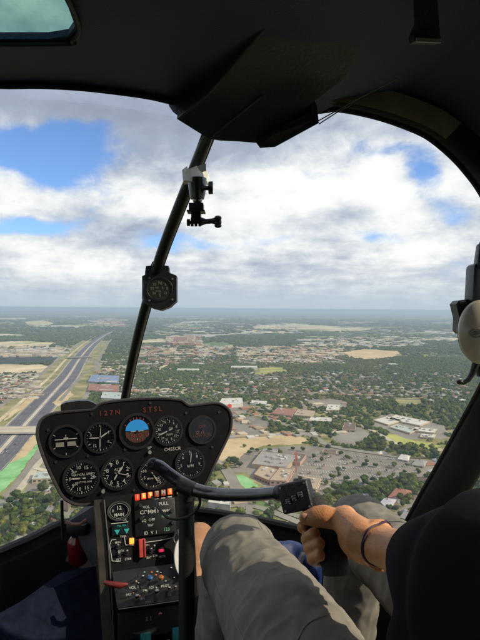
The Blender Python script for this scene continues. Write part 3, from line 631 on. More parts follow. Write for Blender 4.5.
# ignition key with a white oval tag
key=Thing('key_ring',PP(176,540),'ignition key with steel ring and white oval tag hanging right of the switches','key ring')
kb=MB(); ca=PP(175.5,537,.03); pts_=[ca+VX*.0085*math.cos(a)+VZ*.011*math.sin(a)-VZ*.004 for a in [2*PI*i/24 for i in range(25)]]; kb.tube(pts_,.0012,8); key.part('ring',kb,STEEL)
kb=MB(); kb.cyl(PP(175.5,533,.0),PP(175.5,533,.03),.005,16); kb.rbox(PP(175.5,533,.035),(.004,.012,.018),.0015,Matrix((VX,VZ,PP.n)).transposed()); key.part('key',kb,STEEL)
kb=MB(); cc_=PP(181,557,.032); nn_=36; oval=[cc_+(VX*.020*math.cos(a)+VZ*.040*math.sin(a)) for a in [2*PI*i/nn_ for i in range(nn_)]]; kb.plate(oval,-PP.n*.003); key.part('tag',kb,mat('white_tag_plastic',(.75,.74,.74),.4,var=.06,scale=60))
kb=MB(); kb.tube([ca-VZ*.014,cc_+VZ*.040],.0008,6); kb.tube([p+PP.n*.0005 for p in oval]+[oval[0]+PP.n*.0005],.0011,6); key.part('tag_rim',kb,STEEL)

# ================================================================== CYCLIC CONTROL
cyc=Thing('cyclic_control',(-.085,.80,-.9),'glossy black T bar cyclic with curved arm and square grip head','cyclic control')
CB=mat('gloss_black_tube',(.10,.10,.11),.27,metal=.75,coat=.5,var=.3,scale=30,bump=.25,bscale=250,spec=.6)
cb=MB(); cb.tube([L(186.5,487,.805),L(186.5,530,.80),L(186.5,585,.79),L(187,680,.775),L(187,790,.76)],.0122,24,sq=(1,1)); cyc.part('post',cb,mat('satin_black_post',(.008,.008,.009),.5,var=.2,bump=.3,bscale=200))
arm=[(153,464,.79,.0085),(160,467,.79,.0095),(168,473.5,.79,.0098),(180,482,.785,.0100),(190,487.5,.78,.0102),(201,491.5,.77,.0098),(216,494,.76,.0092),(235,495,.735,.0088),(258,494.5,.71,.0086),(282,492.5,.68,.0085)]
as_=spline(arm,6); cb=MB(); cb.tube([L(*a[:3]) for a in as_],[a[3] for a in as_],24); ar=cyc.part('arm',cb,CB)
cb=MB(); c0=L(153,464,.79); cb.ell(c0,(.0092,.008,.0092)); cb.cyl(c0+Vector((-.001,-.006,.001)),c0+Vector((-.002,-.010,.001)),.0045,14); cyc.part('end_cap',cb,BLK,parent=ar)
cb=MB(); cb.cyl(L(180,484.5,.783),L(194,490.5,.775),.0118,24); cb.cyl(L(186.5,488,.80),L(186.5,499,.80),.0135,24); cyc.part('pivot_clamp',cb,BLK)
cb=MB(); cb.tube([L(*p) for p in [tuple(q) for q in spline([(199,497,.765),(200,503,.765),(196,511,.77),(187,517,.775),(175,519,.79),(165,516,.80),(158,507,.82),(152,497,.86)],5)]],.0022,8); cyc.part('wire',cb,RUB)
# switch box on the grip
BC=L(297,496,.655); bx_=(L(309,493,.655)-L(285,498,.665)).normalized(); by_=Vector((.10,-1,.32)); by_=(by_-bx_*by_.dot(bx_)).normalized(); bz_=bx_.cross(by_); bz_=bz_ if bz_.z>0 else -bz_
M3=Matrix((bx_,by_,bz_)).transposed()
gb=MB(); gb.rbox(BC,(.040,.022,.036),.004,M3,seg=3); hd_=cyc.part('grip_head',gb,mat('grip_head_plastic',(.014,.017,.026),.42,var=.2,scale=40,bump=.4,bscale=500),ang=30)
for i in range(3):
    c=BC+bx_*(-.0085+i*.0085)+by_*.0115+bz_*(-.0035+i*.0026); b=MB(); b.rbox(c,(.0052,.004,.0062),.001,M3); q=cyc.part('switch_button',b,mat('button_grey',(.05,.055,.065),.35,var=.1),parent=hd_)
wb=MB()
for i in range(3):
    c=BC+bx_*(-.0085+i*.0085)+by_*.0139+bz_*(-.0035+i*.0026)
    for u0,u1,v0,v1 in ((-.003,.0026,.0024,.0032),(-.003,-.0022,-.002,.0024),(.0004,.003,-.0030,-.0023),(-.001,.0018,-.0006,.0004)):
        wb.box(c+bx_*(u0+u1)/2+bz_*(v0+v1)/2,(u1-u0,.0004,v1-v0),M3)
cyc.part('switch_marking',wb,mat('switch_mark_white',(.42,.44,.47),.4),parent=hd_)
sb_=MB(); 
for u,v in ((-.016,.014),(.016,.014),(-.016,-.014),(.016,-.014)):
    c=BC+bx_*u+by_*.011+bz_*v; sb_.cyl(c,c+by_*.0008,.0014,8)
cyc.part('head_screw',sb_,STEEL,parent=hd_)
tb=MB(); tb.cyl(BC+bx_*.010+bz_*.017-by_*.003,BC+bx_*.012+bz_*.022-by_*.003,.0052,14); tb.ell(BC+bx_*.003+bz_*.0185-by_*.002,(.004,.004,.003)); cyc.part('trigger_button',tb,mat('button_pale',(.35,.33,.28),.4),parent=hd_)
cb=MB(); cb.cyl(L(279,493,.685),L(287,493,.672),.0105,20); cyc.part('grip_collar',cb,BLK)
GT=[(L(311,501,.655),.0155),(L(319,516,.645),.0160),(L(326,535,.632),.0168),(L(331,552,.62),.0172),(L(335,565,.612),.0160),(L(336,573,.610),.0165)]
cb=MB(); cb.tube([p for p,_ in GT],[r_ for _,r_ in GT],24); cyc.part('grip',cb,mat('black_grip_rubber',(.009,.009,.010),.65,var=.2,bump=.8,bscale=700))

# ================================================================== COMPASS
CPL=plane(160,288,1.085,(.05,-1,.05)); nC=CPL.n
comp=Thing('magnetic_compass',L(160,310,1.085),'black compass with dotted face clamped to the windshield strut','compass')
cx=(Vector((1,0,0))-nC*nC.x).normalized(); cz=nC.cross(cx); cz=cz if cz.z>0 else -cz
cf=[(146,266),(160,264.5),(168.5,266),(169,272.5),(176.5,275.5),(176.5,300.5),(170,306.5),(161,310),(152,308),(145.5,303.5),(145,272)]
cb=MB(); cb.plate([CPL(*p) for p in cf],-nC*.035); body=comp.part('housing',cb,mat('compass_black',(.012,.013,.014),.45,var=.2,bump=.3,bscale=300),ang=30)
cb=MB(); cb.plate([CPL(x,y,-.001) for x,y in ((142,276),(146.3,274),(146.3,303),(143.5,302),(142,299))],-nC*.030); comp.part('side_cover',cb,mat('grey_side_cover',(.06,.063,.07),.4,var=.2),ang=30)
cc=CPL(160,289,.0005); cb=MB()
nn=30
cb.add([cc]+[cc+cx*.0245*math.cos(2*PI*i/nn)+cz*.0225*math.sin(2*PI*i/nn) for i in range(nn)],[(0,1+i,1+(i+1)%nn) for i in range(nn)],0)
face=comp.part('face',cb,[mat('compass_face',(.03,.035,.028),.35)],smooth=False,fix=False)
cb=MB(); rq=random.Random(2)
for t,x,y,s in (('N',.0,.012,.0075),('33',-.011,.009,.0055),('3',.011,.009,.0055),('30',-.016,.001,.006),('E',.015,.001,.006),('24',-.012,-.009,.0055),('S',0,-.013,.0068),('12',.011,-.009,.0055),('6',.006,.002,.005),('W',-.006,.002,.005),('FOR',-.003,-.005,.004)):
    cb.text(t,cc+cx*x+cz*y+nC*.0012,cx,cz,s,m=0,bold=.03)
comp.part('face_numbers',cb,mat('compass_lettering',(.17,.18,.13),.5),parent=face,smooth=False,fix=False)
cb=MB(); cb.tube([cc+cx*.0262*math.cos(2*PI*i/nn)+cz*.024*math.sin(2*PI*i/nn)+nC*.0015 for i in range(nn+1)],.0007,6); comp.part('bezel',cb,BLK)
for x,y in ((149.5,278),(172.5,279),(172.5,299.5),(149.5,300.5)):
    cb=MB(); p=CPL(x,y,0); cb.cyl(p,p+nC*.0015,.0022,10); comp.part('screw',cb,mat('pale_screw',(.32,.34,.34),.35,metal=.6))
cb=MB(); cb.plate([L(150,268,1.1),L(152,262,1.09),L(158,258,1.08),L(162,262,1.08),L(163,268,1.09)],(0,.02,0)); cb.tube([L(157,262,1.07),L(162,253,1.07)],.0035,8); cb.cyl(L(161,255,1.07),L(165,254,1.07),.003,8); cb.tube([L(158,264,1.07),L(160,249,1.075)],.0028,8); comp.part('clamp',cb,BLK,ang=30)

# ================================================================== CAMERA MOUNT
cmt=Thing('camera_mount',L(197,182,.90),'silver clamp and black ball joint holding an empty action camera arm on the strut','camera mount')
CS=.9/F
cb=MB(); cb.plate([L(184.5,180,.87),L(186,170,.872),L(196,166,.885),L(205,166,.905),L(208,173,.912),L(207,181,.91),L(192,181.5,.885)],(0,.05,.006)); cb.plate([L(182,170,.90),L(187,166,.90),L(186,180,.90),L(183,181,.905)],(0,.05,0)); cmt.part('clamp',cb,mat('bright_aluminium',(.90,.90,.88),.3,metal=0,var=.10,scale=50),ang=25)
cb=MB(); cb.plate([L(197,167,.8795),L(206,164,.8795),L(206.5,171,.8795),L(201,172.5,.8795)],(0,-.004,0)); cmt.part('clamp_pad',cb,mat('clamp_pad_pale',(.62,.62,.6),.4),ang=25)
cb=MB(); a=L(197,179,.90); b=L(197.5,199,.90)
cb.tube([a,a.lerp(b,.75),b],[.0165,.0140,.0115],28); cmt.part('ball_head',cb,mat('gunmetal',(.13,.13,.135),.28,metal=.85,var=.2,scale=40))
cb=MB(); cb.ell(L(197.5,200,.90),(.0085,.0085,.0075)); cb.cyl(L(197.5,198,.90),L(197,206,.90),.004,12); cmt.part('ball_stem',cb,mat('chrome_ball',(.35,.35,.35),.2,metal=1))
cb=MB(); kc=L(208.5,188,.885); 
cb.cyl(L(202,188,.89),kc,.004,12); pt=[]
for i in range(40):
    a_=2*PI*i/40; rr_=.0098+.0011*math.cos(6*a_); pt.append(kc+Vector((0.0,math.cos(a_)*rr_,math.sin(a_)*rr_)))
cb.plate(pt,(.0075,-.002,0)); cmt.part('lock_knob',cb,BLK,ang=30)
cb=MB(); cb.rbox(L(196.5,207.5,.90),(.025,.022,.0125),.0015); cb.rbox(L(196.3,212,.90),(.031,.026,.0028),.001); cb.rbox(L(196.3,216.5,.90),(.0165,.020,.018),.002); cmt.part('quick_release_base',cb,BLK)
cb=MB()
for q in (-.0065,0,.0065):
    c=L(196,222,.90)+Vector((q,0,0)); cb.cyl(c-Vector((.0022,0,0)),c+Vector((.0022,0,0)),.0078,18)
cb.cyl(L(187,222.5,.90),L(190,222.5,.90),.0062,6); cb.cyl(L(190,222.5,.90),L(204,222,.90),.003,10); cmt.part('hinge_prongs',cb,BLK,ang=30)
cb=MB(); cb.tube([L(201,221.5,.895),L(206,221.5,.895),L(212,221,.89),L(216,221,.89)],[.0075,.0045,.0045,.0068],14)
for q in range(5):
    a_=2*PI*q/5; c=L(218,221.5,.89)+Vector((0,math.cos(a_)*.0062,math.sin(a_)*.0072)); cb.ell(c,(.0062,.0038,.0038))
cb.ell(L(218,221.5,.89),(.006,.007,.008)); cmt.part('thumb_screw',cb,BLK)

# ================================================================== HEADSET BY THE DOOR POST
hs_=Thing('headset',L(472,385,.72),'cream headset ear cup with black band hanging on the right door post','headset')
CREAMP=mat('cream_cup_plastic',(.42,.39,.31),.35,var=.06,scale=12,coat=.3)
cb=MB(); ec=L(480,332,.70)
for k_ in range(1): cb.ell(ec,(.029,.020,.043),nu=32,nv=20)
cup=hs_.part('ear_cup',cb,CREAMP)
cb=MB(); lc=L(474.5,333,.6835)+Vector((.0015,-.0012,0)); lg=[lc+Vector((.0072*math.cos(a),0.0022*math.cos(a)*-1,.0055*math.sin(a))) for a in [2*PI*i/30 for i in range(31)]]
cb.tube(lg,.0007,6); 
for pts_ in ([(-.004,.0),(-.001,.0025),(.003,.0015)],[(-.003,-.002),(.002,-.001),(.004,-.0005)],[(0,-.003),(0,.003)]): cb.tube([lc+Vector((x,-x*.3-.0002,z)) for x,z in pts_],.0007,5)
hs_.part('oval_emblem',cb,mat('emblem_grey',(.12,.11,.10),.4),parent=cup)
cb=MB(); cb.tube([ec+Vector((.006+.020*math.cos(a)*.92,.018,.034*math.sin(a)*.95)) for a in [2*PI*i/30 for i in range(31)]],.010,10); hs_.part('ear_seal',cb,RUB)
cb=MB(); cb.rbox(L(487,285,.72),(.050,.032,.056),.007,Matrix.Rotation(R(3),3,'Y'),seg=3); cb.rbox(L(490,256,.72),(.034,.026,.034),.006,Matrix.Rotation(R(8),3,'Y'),seg=3); cb.tube([L(479,262,.70),L(481,243,.70),L(488,228,.70),L(500,215,.70)],.0022,8); cb.rbox(L(480,262,.708),(.010,.01,.02),.002); hs_.part('headband_slider',cb,mat('headset_black',(.006,.006,.008),.35,var=.2),ang=30)
cb=MB(); cb.plate([L(456,304,.72),L(459,300.5,.72),L(470,299,.72),L(476,304,.72),L(474,318,.72),L(464,330,.72),L(462,334,.72),L(459,331,.72),L(459.5,318,.72)],(0,.022,0)); cb.cyl(L(460.5,304.5,.718),L(466,303,.716),.0035,10); br=hs_.part('mic_bracket',cb,mat('bracket_brown_black',(.035,.031,.026),.4,var=.3),ang=30)
cb=MB(); cb.ell(L(461,331,.725),(.004,.005,.006)); hs_.part('bracket_knob',cb,BLK,parent=br)
cb=MB(); cb.tube([L(478,352,.72),L(476,364,.72),L(472,374,.72),L(468,380,.72),L(463,383,.72),L(459,382,.72)],[.007,.0055,.004,.0035,.003,.0028],10); cb.ell(L(460,382,.72),(.005,.004,.0035)); cb.tube([L(482,352,.73),L(486,375,.73)],[.015,.012],12); hs_.part('microphone_boom',cb,BLK)
cb=MB(); cb.tube([Vector(q) for q in spline([tuple(L(484,372,.74)),tuple(L(491,400,.76)),tuple(L(489,430,.80)),tuple(L(500,470,.82)),tuple(L(530,520,.80))],6)],.0025,8); hs_.part('cord',cb,RUB)

# ================================================================== SMALL THINGS IN THE FOOTWELL
fe=Thing('fire_extinguisher',L(77,565,1.20),'small red fire extinguisher strapped left of the pedestal under the panel','fire extinguisher')
cb=MB(); c=L(79,561,1.21); t=L(77,535,1.19); cb.tube([c,c.lerp(t,.1),c.lerp(t,.75),c.lerp(t,.92),t],[.019,.023,.023,.015,.009],20); fe.part('cylinder',cb,mat('extinguisher_red',(.14,.006,.008),.25,var=.12,coat=.4))
cb=MB(); cb.tube([L(75,535,1.19),L(77,526,1.18)],[.010,.012],12); cb.rbox(L(77,529,1.175),(.045,.02,.024),.004); fe.part('valve_head',cb,BLK)
cb=MB(); cb.tube([L(66,522,1.17),L(72,524.5,1.165),L(80,524,1.165),L(87,520,1.17)],[.0045,.0035,.0035,.005],8); fe.part('handle',cb,mat('worn_tan_handle',(.22,.10,.06),.5,var=.4,scale=60))
cb=MB(); cb.tube([L(61.8,500,1.19),L(62.2,520,1.19),L(63,540,1.19)],.0036,10); heli.part('panel_stay',cb,BLK)
cb=MB(); cb.plate([L(86,506,1.22),L(104,500,1.2),L(104,560,1.14),L(92,566,1.16),L(68,522,1.2)],(0,.03,0)); heli.part('panel_gusset',cb,mat('gusset_black',(.014,.015,.022),.6,var=.2))
bb=Thing('blue_bag',L(296,575,1.12),'crumpled blue bag lying on the floor beyond the cyclic grip','bag')
cb=MB(); cb.ell(L(290,562,1.14),(.045,.045,.044)); cb.ell(L(306,566,1.12),(.035,.04,.045)); cb.ell(L(283,560,1.13),(.03,.03,.045)); cb.ell(L(295,585,1.13),(.06,.05,.06))
bm_=remesh(cb,.006,bb.base,2,'sack',[mat('blue_nylon',(.003,.018,.10),.6,var=.25,scale=30,bump=.8,bscale=60)],disp=lambda p:.008*noise.noise(p*38)); bb.part('sack',bm_,None)
cb=MB(); cb.tube([L(303,552,1.08),L(297,570,1.06),L(290,600,1.03)],[.004,.010,.02],8,sq=(.3,1)); bb.part('clear_flap',cb,mat('pale_plastic_film',(.12,.12,.13),.2,var=.3,scale=60))
# ================================================================== THE PILOT
per=Thing('person',(.24,.05,-.55),'seated pilot in dark shirt and grey khaki trousers gripping the cyclic with the right hand','person')
def skinmat():
    m=mat('skin',(.50,.215,.085),.46,var=.08,scale=45,c2=(.60,.285,.125),bump=.3,bscale=420); p=[n for n in m.node_tree.nodes if n.type=='BSDF_PRINCIPLED'][0]
    p.inputs['Subsurface Weight'].default_value=.12; p.inputs['Subsurface Radius'].default_value=(.01,.004,.002); p.inputs['Subsurface Scale'].default_value=.5; return m
SKIN=skinmat()
def clothmat(name,c,c2,sc=25):
    m=mat(name,c,.9,var=.12,scale=sc,c2=c2,bump=.6,bscale=1400,spec=.15); return m
TROU=clothmat('grey_khaki_cotton',(.200,.190,.165),(.232,.220,.19)); SHIRT=clothmat('dark_plum_shirt',(.009,.005,.010),(.011,.0065,.013))
# --- right hand and forearm, fingers closed round the grip
g=[p for p,_ in GT]
def on_grip(i,ang,extra=0):
    """point round the grip at station i; angle 0 = facing the camera, 90 = its right side, 180 = far side, 270 = left side"""
    j=int(i); f=i-j; c=g[j].lerp(g[min(j+1,len(g)-1)],f); r=GT[j][1]
    ax=(g[min(j+1,len(g)-1)]-g[j]).normalized(); fr=Vector((0,-1,0)); fr=(fr-ax*fr.dot(ax)).normalized(); rt=fr.cross(ax).normalized(); rt=rt if rt.x>0 else -rt
    return c+(fr*math.cos(R(ang))+rt*math.sin(R(ang)))*(r+extra)
hb=MB()
W0=L(377,544,.557)
# forearm
hb.tube([Vector((.262,.27,-.225)),Vector((.248,.34,-.232)),L(470,586,.44),L(430,566,.485),L(404,554,.52),L(390,549,.54),W0],[.043,.042,.036,.0285,.0232,.0215,.0208],28,sq=(.95,1.12))
# palm: heel, thenar, back of the hand
knk=[on_grip(1.35,150,.014),on_grip(1.95,140,.015),on_grip(2.6,128,.0145),on_grip(3.15,118,.013)]
for k_ in range(4):
    hb.tube([W0+Vector((.004,.0,.010-.008*k_)),W0.lerp(knk[k_],.5)+Vector((.008,-.002,0)),knk[k_]],[.0160,.0150,.0108],16)
hb.ell(W0.lerp(knk[1],.45)+Vector((.002,-.004,-.002)),(.024,.038,.023),rot=Matrix.Rotation(R(22),3,'Z'))
# thenar mass to the thumb root
T0=W0.lerp(L(345,523,.60),.40)+Vector((-.004,-.006,.0)); T1=L(343,519.5,.607); T2=L(325,516.5,.612); T3=L(306,518,.618)
hb.tube([W0+Vector((-.004,-.004,.002)),T0,T1],[.0180,.0200,.0155],20)
hb.tube([T1,T1.lerp(T2,.5)+Vector((0,0,-.0006)),T2,T2.lerp(T3,.55)+Vector((0,0,.0006)),T3],[.0148,.0122,.0128,.0118,.0082],20); hb.ell(T3,(.0085,.0080,.0080)); hb.ell(T1,(.0155,.0155,.0150))
# web between thumb and index
hb.tube([T1+Vector((.006,.006,.002)),knk[0].lerp(T1,.5)+Vector((.004,0,.001)),knk[0]],[.013,.0115,.0112],14)
# fingers: wrap round the far side and come back on the left
fings=[(1.20,.0090,[150,196,240,272],.0095,0.0),(1.95,.0090,[140,195,250,296,322],.0100,.0),(2.55,.0087,[128,190,250,300,330],.0096,.0),(3.10,.0082,[118,185,245,296,322],.0088,.0)]
for k_,(st_i,r_,angs,r1,z) in enumerate(fings):
    P=[knk[k_]]+[on_grip(st_i+.02*q,a,r_*.78) for q,a in enumerate(angs[1:],1)]
    S_=spline([tuple(p) for p in P],4); n_=len(S_)
    rad=[r_*(1.08-.26*i/(n_-1))*(1+.07*math.cos(i/(n_-1)*3*2*PI)) for i in range(n_)]
    hb.tube([Vector(s) for s in S_],rad,16); hb.ell(Vector(S_[-1]),(rad[-1],)*3); hb.ell(Vector(S_[0]),(rad[0]*1.12,)*3)

# --- head, neck and left arm complete the same body (outside the photograph)
bd=hb
HC=Vector((.36,-.10,.17))
bd.ell(HC,(.072,.092,.105)); bd.ell(HC+Vector((0,.03,-.05)),(.052,.06,.055)); bd.tube([HC+Vector((0,-.02,-.06)),HC+Vector((-.01,-.05,-.19))],[.052,.060],20)
bd.tube([HC+Vector((0,.088,.015)),HC+Vector((0,.106,-.018)),HC+Vector((0,.095,-.028))],[.008,.014,.012],10); bd.ell(HC+Vector((0,.085,-.055)),(.024,.014,.006)); bd.ell(HC+Vector((0,.085,-.066)),(.020,.013,.006))
for s in (-1,1): bd.ell(HC+Vector((s*.073,-.008,-.005)),(.010,.020,.032)); bd.ell(HC+Vector((s*.03,.076,.02)),(.018,.013,.010))

# left arm and hand on the collective at the left of the seat
lb=hb; LW=Vector((.035,.20,-.47))
lb.tube([Vector((.075,.02,-.36)),Vector((.05,.12,-.42)),LW],[.042,.036,.028],20,sq=(1,.85)); lb.ell(LW+Vector((-.004,.055,-.012)),(.022,.045,.034))
for q in range(4):
    a=LW+Vector((.010,.095-.004*q,.008-.018*q)); lb.tube([a,a+Vector((-.020,.022,-.004)),a+Vector((-.036,.002,-.008)),a+Vector((-.026,-.016,-.006))],[.0098,.0092,.0086,.0072],12)
lb.tube([LW+Vector((-.012,.03,.018)),LW+Vector((-.024,.06,.016)),LW+Vector((-.030,.085,.010))],[.014,.011,.008],12)
# torso and upper arms under the shirt join everything up
hb.tube([(.25,.02,-.42),(.26,-.03,-.25),(.29,-.09,-.10),(.33,-.13,-.0)],[.12,.115,.13,.08],28,sq=(.8,1.1)); hb.tube([(.20,-.10,-.05),(.35,-.13,.0),(.45,-.09,-.04)],[.05,.055,.05],20)
hb.tube([(.45,-.09,-.04),(.37,.0,-.03),(.30,.10,-.06),(.28,.19,-.16),(.262,.27,-.225)],[.05,.052,.048,.044,.045],20); hb.tube([(.20,-.10,-.05),(.12,-.06,-.20),(.085,.0,-.33),(.075,.02,-.36)],[.05,.045,.042,.042],20)
skin=remesh(hb,.0016,per.base,2,'body',[SKIN],disp=lambda p:.0003*noise.noise(p*110)+.0008*noise.noise(p*40))
bo=per.part('body',skin,None)
nails=MB()
tn=(T3-T2).normalized(); nc=T3+tn*.0015+Vector((0,-.0072,.0035)); nails.ell(nc,(.0060,.0016,.0046),rot=Matrix.Rotation(R(14),3,'Y'))
per.part('thumb_nail',nails,mat('nail_pink',(.52,.30,.22),.3,var=.05),parent=bo)
for s in (-1,1):
    e=MB(); e.ell(HC+Vector((s*.030,.082,.02)),(.012,.008,.008)); per.part('eye',e,mat('eye_white',(.7,.68,.65),.2),parent=bo)
hr_=MB(); hr_.ell(HC+Vector((0,-.014,.028)),(.078,.094,.090)); hair=remesh(hr_,.006,per.base,2,'hair',[mat('dark_hair',(.02,.013,.008),.6,var=.3)],disp=lambda p:.006*noise.noise(p*90)); per.part('hair',hair,None)
# bracelet
br=MB(); wc=L(371.5,545,.567); wd=(W0-L(404,554,.52)).normalized(); a_=Vector((0,0,1)); a_=(a_-wd*a_.dot(wd)).normalized(); b_=wd.cross(a_)
BR=[]
wc=L(379,545,.553)

from mathutils.bvhtree import BVHTree
sbv=BVHTree.FromPolygons([v.co+per.base for v in skin.vertices],[tuple(p.vertices) for p in skin.polygons])
for i in range(33):
    t=2*PI*i/32; d_=a_*math.cos(t)+b_*math.sin(t); c_=wc+wd*.002*math.sin(2*t)+wd*.001*math.cos(t); h=sbv.ray_cast(c_,d_,.06)
    BR.append((h[0] if h[0] is not None else c_+d_*.025)+d_*.0006)
br.tube(BR,.0010,8); br.tube([p-wd*.0017 for p in BR],.0008,8); per.part('bracelet',br,mat('purple_cord',(.045,.02,.05),.6,var=.4,scale=300))
# --- trousers
def wr(p):
    n=noise.noise(Vector((p.x*26,p.y*9,p.z*26)))*.0030
    q=noise.noise(Vector((p.x*14+p.y*30,p.y*34-p.x*40,p.z*18))); n+=(abs(q)**.8)*-.0042+.0015
    n+=noise.noise(Vector((p.x*60,p.y*30+p.x*50,p.z*60)))*.0010
    return n
KL=L(239,553,.86); KR=L(360,527,.97)
tb=MB()
def seat_leg(K,hip,ank,rk,rt,m1,m2):
    S_=spline([tuple(hip),tuple(m2),tuple(m1),tuple(K+Vector((0,-.02,-.004)))],5); n_=len(S_)
    tb.tube([Vector(s) for s in S_],[rt+(rk-rt)*(i/(n_-1)) for i in range(n_)],28)
    tb.ell(K+Vector((0,.004,-.004)),(rk*1.02,rk*1.0,rk*1.0))
    S_=spline([tuple(K+Vector((0,.008,-.01))),tuple(K.lerp(ank,.35)+Vector((0,.012,0))),tuple(K.lerp(ank,.7)),tuple(ank)],5); n_=len(S_)
    tb.tube([Vector(s) for s in S_],[rk*(.98-.14*i/(n_-1)) for i in range(n_)],24,sq=(1,.95))
AL=Vector((-.055,1.03,-.80)); AR=Vector((.20,1.06,-.82))
seat_leg(KL,Vector((.17,.16,-.42)),AL,.0630,.084,L(273,612,.70),L(316,700,.53))
seat_leg(KR,Vector((.33,.16,-.44)),AR,.0600,.076,Vector((.282,.74,-.400)),Vector((.33,.45,-.42)))
tb.ell((.25,.06,-.45),(.185,.17,.115))
trou=remesh(tb,.0036,per.base,3,'trousers',[TROU],disp=wr); tro=per.part('trousers',trou,None)


# stitched seams lying on the cloth
from mathutils.bvhtree import BVHTree
tbv=BVHTree.FromPolygons([v.co+per.base for v in trou.vertices],[tuple(p.vertices) for p in trou.polygons])
def seam(path,r=.0008):
    P=[]
    for q in spline(path,8):
        h=tbv.ray_cast(Vector((0,0,0)),L(q[0],q[1],1).normalized())
        if h[0] is not None and (not P or (h[0]-P[-1]).length<.03): P.append(h[0]+h[1]*.0002)
    if len(P)>3:
        m=MB(); m.tube(P,r,6); per.part('seam',m,mat('seam_thread_cloth',(.20,.185,.15),.9),parent=tro)
seam([(258,522),(272,545),(288,570),(305,592),(326,614),(352,640)]); seam([(262,521),(276,544),(292,569),(309,591),(330,613),(356,639)],.0008)
seam([(298,640),(304,628),(316,619),(332,613)]); seam([(212,575),(222,600),(236,625),(244,640)],.0008)
# --- shirt: torso, both sleeves
sb=MB()
sb.tube([(.25,.03,-.42),(.26,-.02,-.25),(.29,-.08,-.08),(.33,-.13,.0)],[.155,.15,.165,.10],28,sq=(.8,1.1))
def wr2(p): return noise.noise(Vector((p.x*22,p.y*14,p.z*22)))*.004
slv=[(*L(408,556,.512),.0285),(*L(418,560,.50),.036),(*L(436,568,.475),.050),(*L(458,578,.45),.066),(*L(492,592,.42),.082),(.235,.33,-.20,.088),(.28,.20,-.13,.088),(.33,.08,-.06,.088),(.37,.0,-.03,.088)]
sb.ell(L(462,672,.43),(.062,.06,.072)); sb.tube([L(462,672,.43),(.23,.25,-.33),(.25,.08,-.36)],[.066,.09,.10],20)
S_=spline(slv,4); sb.tube([Vector(s[:3]) for s in S_],[s[3] for s in S_],28)
S_=spline([(.07,.05,-.365,.050),(.085,.0,-.33,.058),(.12,-.06,-.20,.064),(.20,-.10,-.05,.075)],4); sb.tube([Vector(s[:3]) for s in S_],[s[3] for s in S_],24)
sb.tube([(.24,-.10,-.03),(.35,-.13,.0),(.46,-.10,-.03)],[.075,.08,.075],20); sb.tube([(.46,-.08,-.04),(.44,.02,-.03),(.37,.02,-.03)],[.075,.08,.08],20)
shirt=remesh(sb,.006,per.base,3,'shirt',[SHIRT],disp=wr2); per.part('shirt',shirt,None)
# --- left foot in a tan shoe on the pedal, right foot beyond
SHOE=mat('tan_shoe_leather',(.36,.17,.075),.5,var=.2,scale=18,bump=.4,bscale=150)
def shoe(c,lab=None,tilt_=16):
    s=MB(); M_=Matrix.Rotation(R(tilt_),3,'X')
    for y,z,rx,ry,rz in ((-.05,0,.036,.05,.040),(.02,.004,.039,.06,.042),(.09,-.004,.043,.055,.034),(.13,-.008,.038,.040,.026)):
        s.ell(c+M_@Vector((0,y,z)),(rx,ry,rz),rot=M_)
    me=remesh(s,.004,per.base,2,'shoe',[SHOE]); o=per.part('shoe',me,None,label=lab)
    q=MB(); 
    for k_ in range(4 if lab is None else 0):
        a=c+M_@Vector((0,.01+.022*k_,.044-.004*k_)); q.tube([a+Vector((-.018,0,0)),a+Vector((0,0,.003)),a+Vector((.018,0,0))],.0022,6)
    if q.v: per.part('shoelace',q,mat('pale_lace',(.5,.44,.36),.7),parent=o)
shoe(L(195,568,1.26),lab='tan leather shoe showing beyond the shin'); shoe(Vector((.20,1.13,-.84)))
sk=MB(); sk.tube([AL+Vector((0,-.0,.03)),L(196,578,1.15)],[.036,.034],16); per.part('sock',sk,mat('dark_sock',(.03,.025,.03),.9))
# ================================================================== THE LAND
ZL=[0.0]
def gobj(name,mb,mats,label=None,cat=None,group=None,kind=None,base=None,smooth=False):
    """a ground thing: vertices are world coordinates, origin at its base"""
    vs=np.array(mb.v); b=Vector(base) if base is not None else Vector((vs[:,0].mean(),vs[:,1].mean(),vs[:,2].min()))
    o=bpy.data.objects.new(name,mb.mesh(name,mats,b,smooth=smooth)); COL.objects.link(o); o.location=b
    return tag(o,label,cat,group,kind)
gm=MB(); 
ring=[0,300,700,1500,3500,8000,16000,42000]
gs=[-42000,-16000,-6000,-2500,-900,0,900,2500,6000,16000,42000]
gm.grid([[Vector((a,b,-H)) for a in gs] for b in gs])
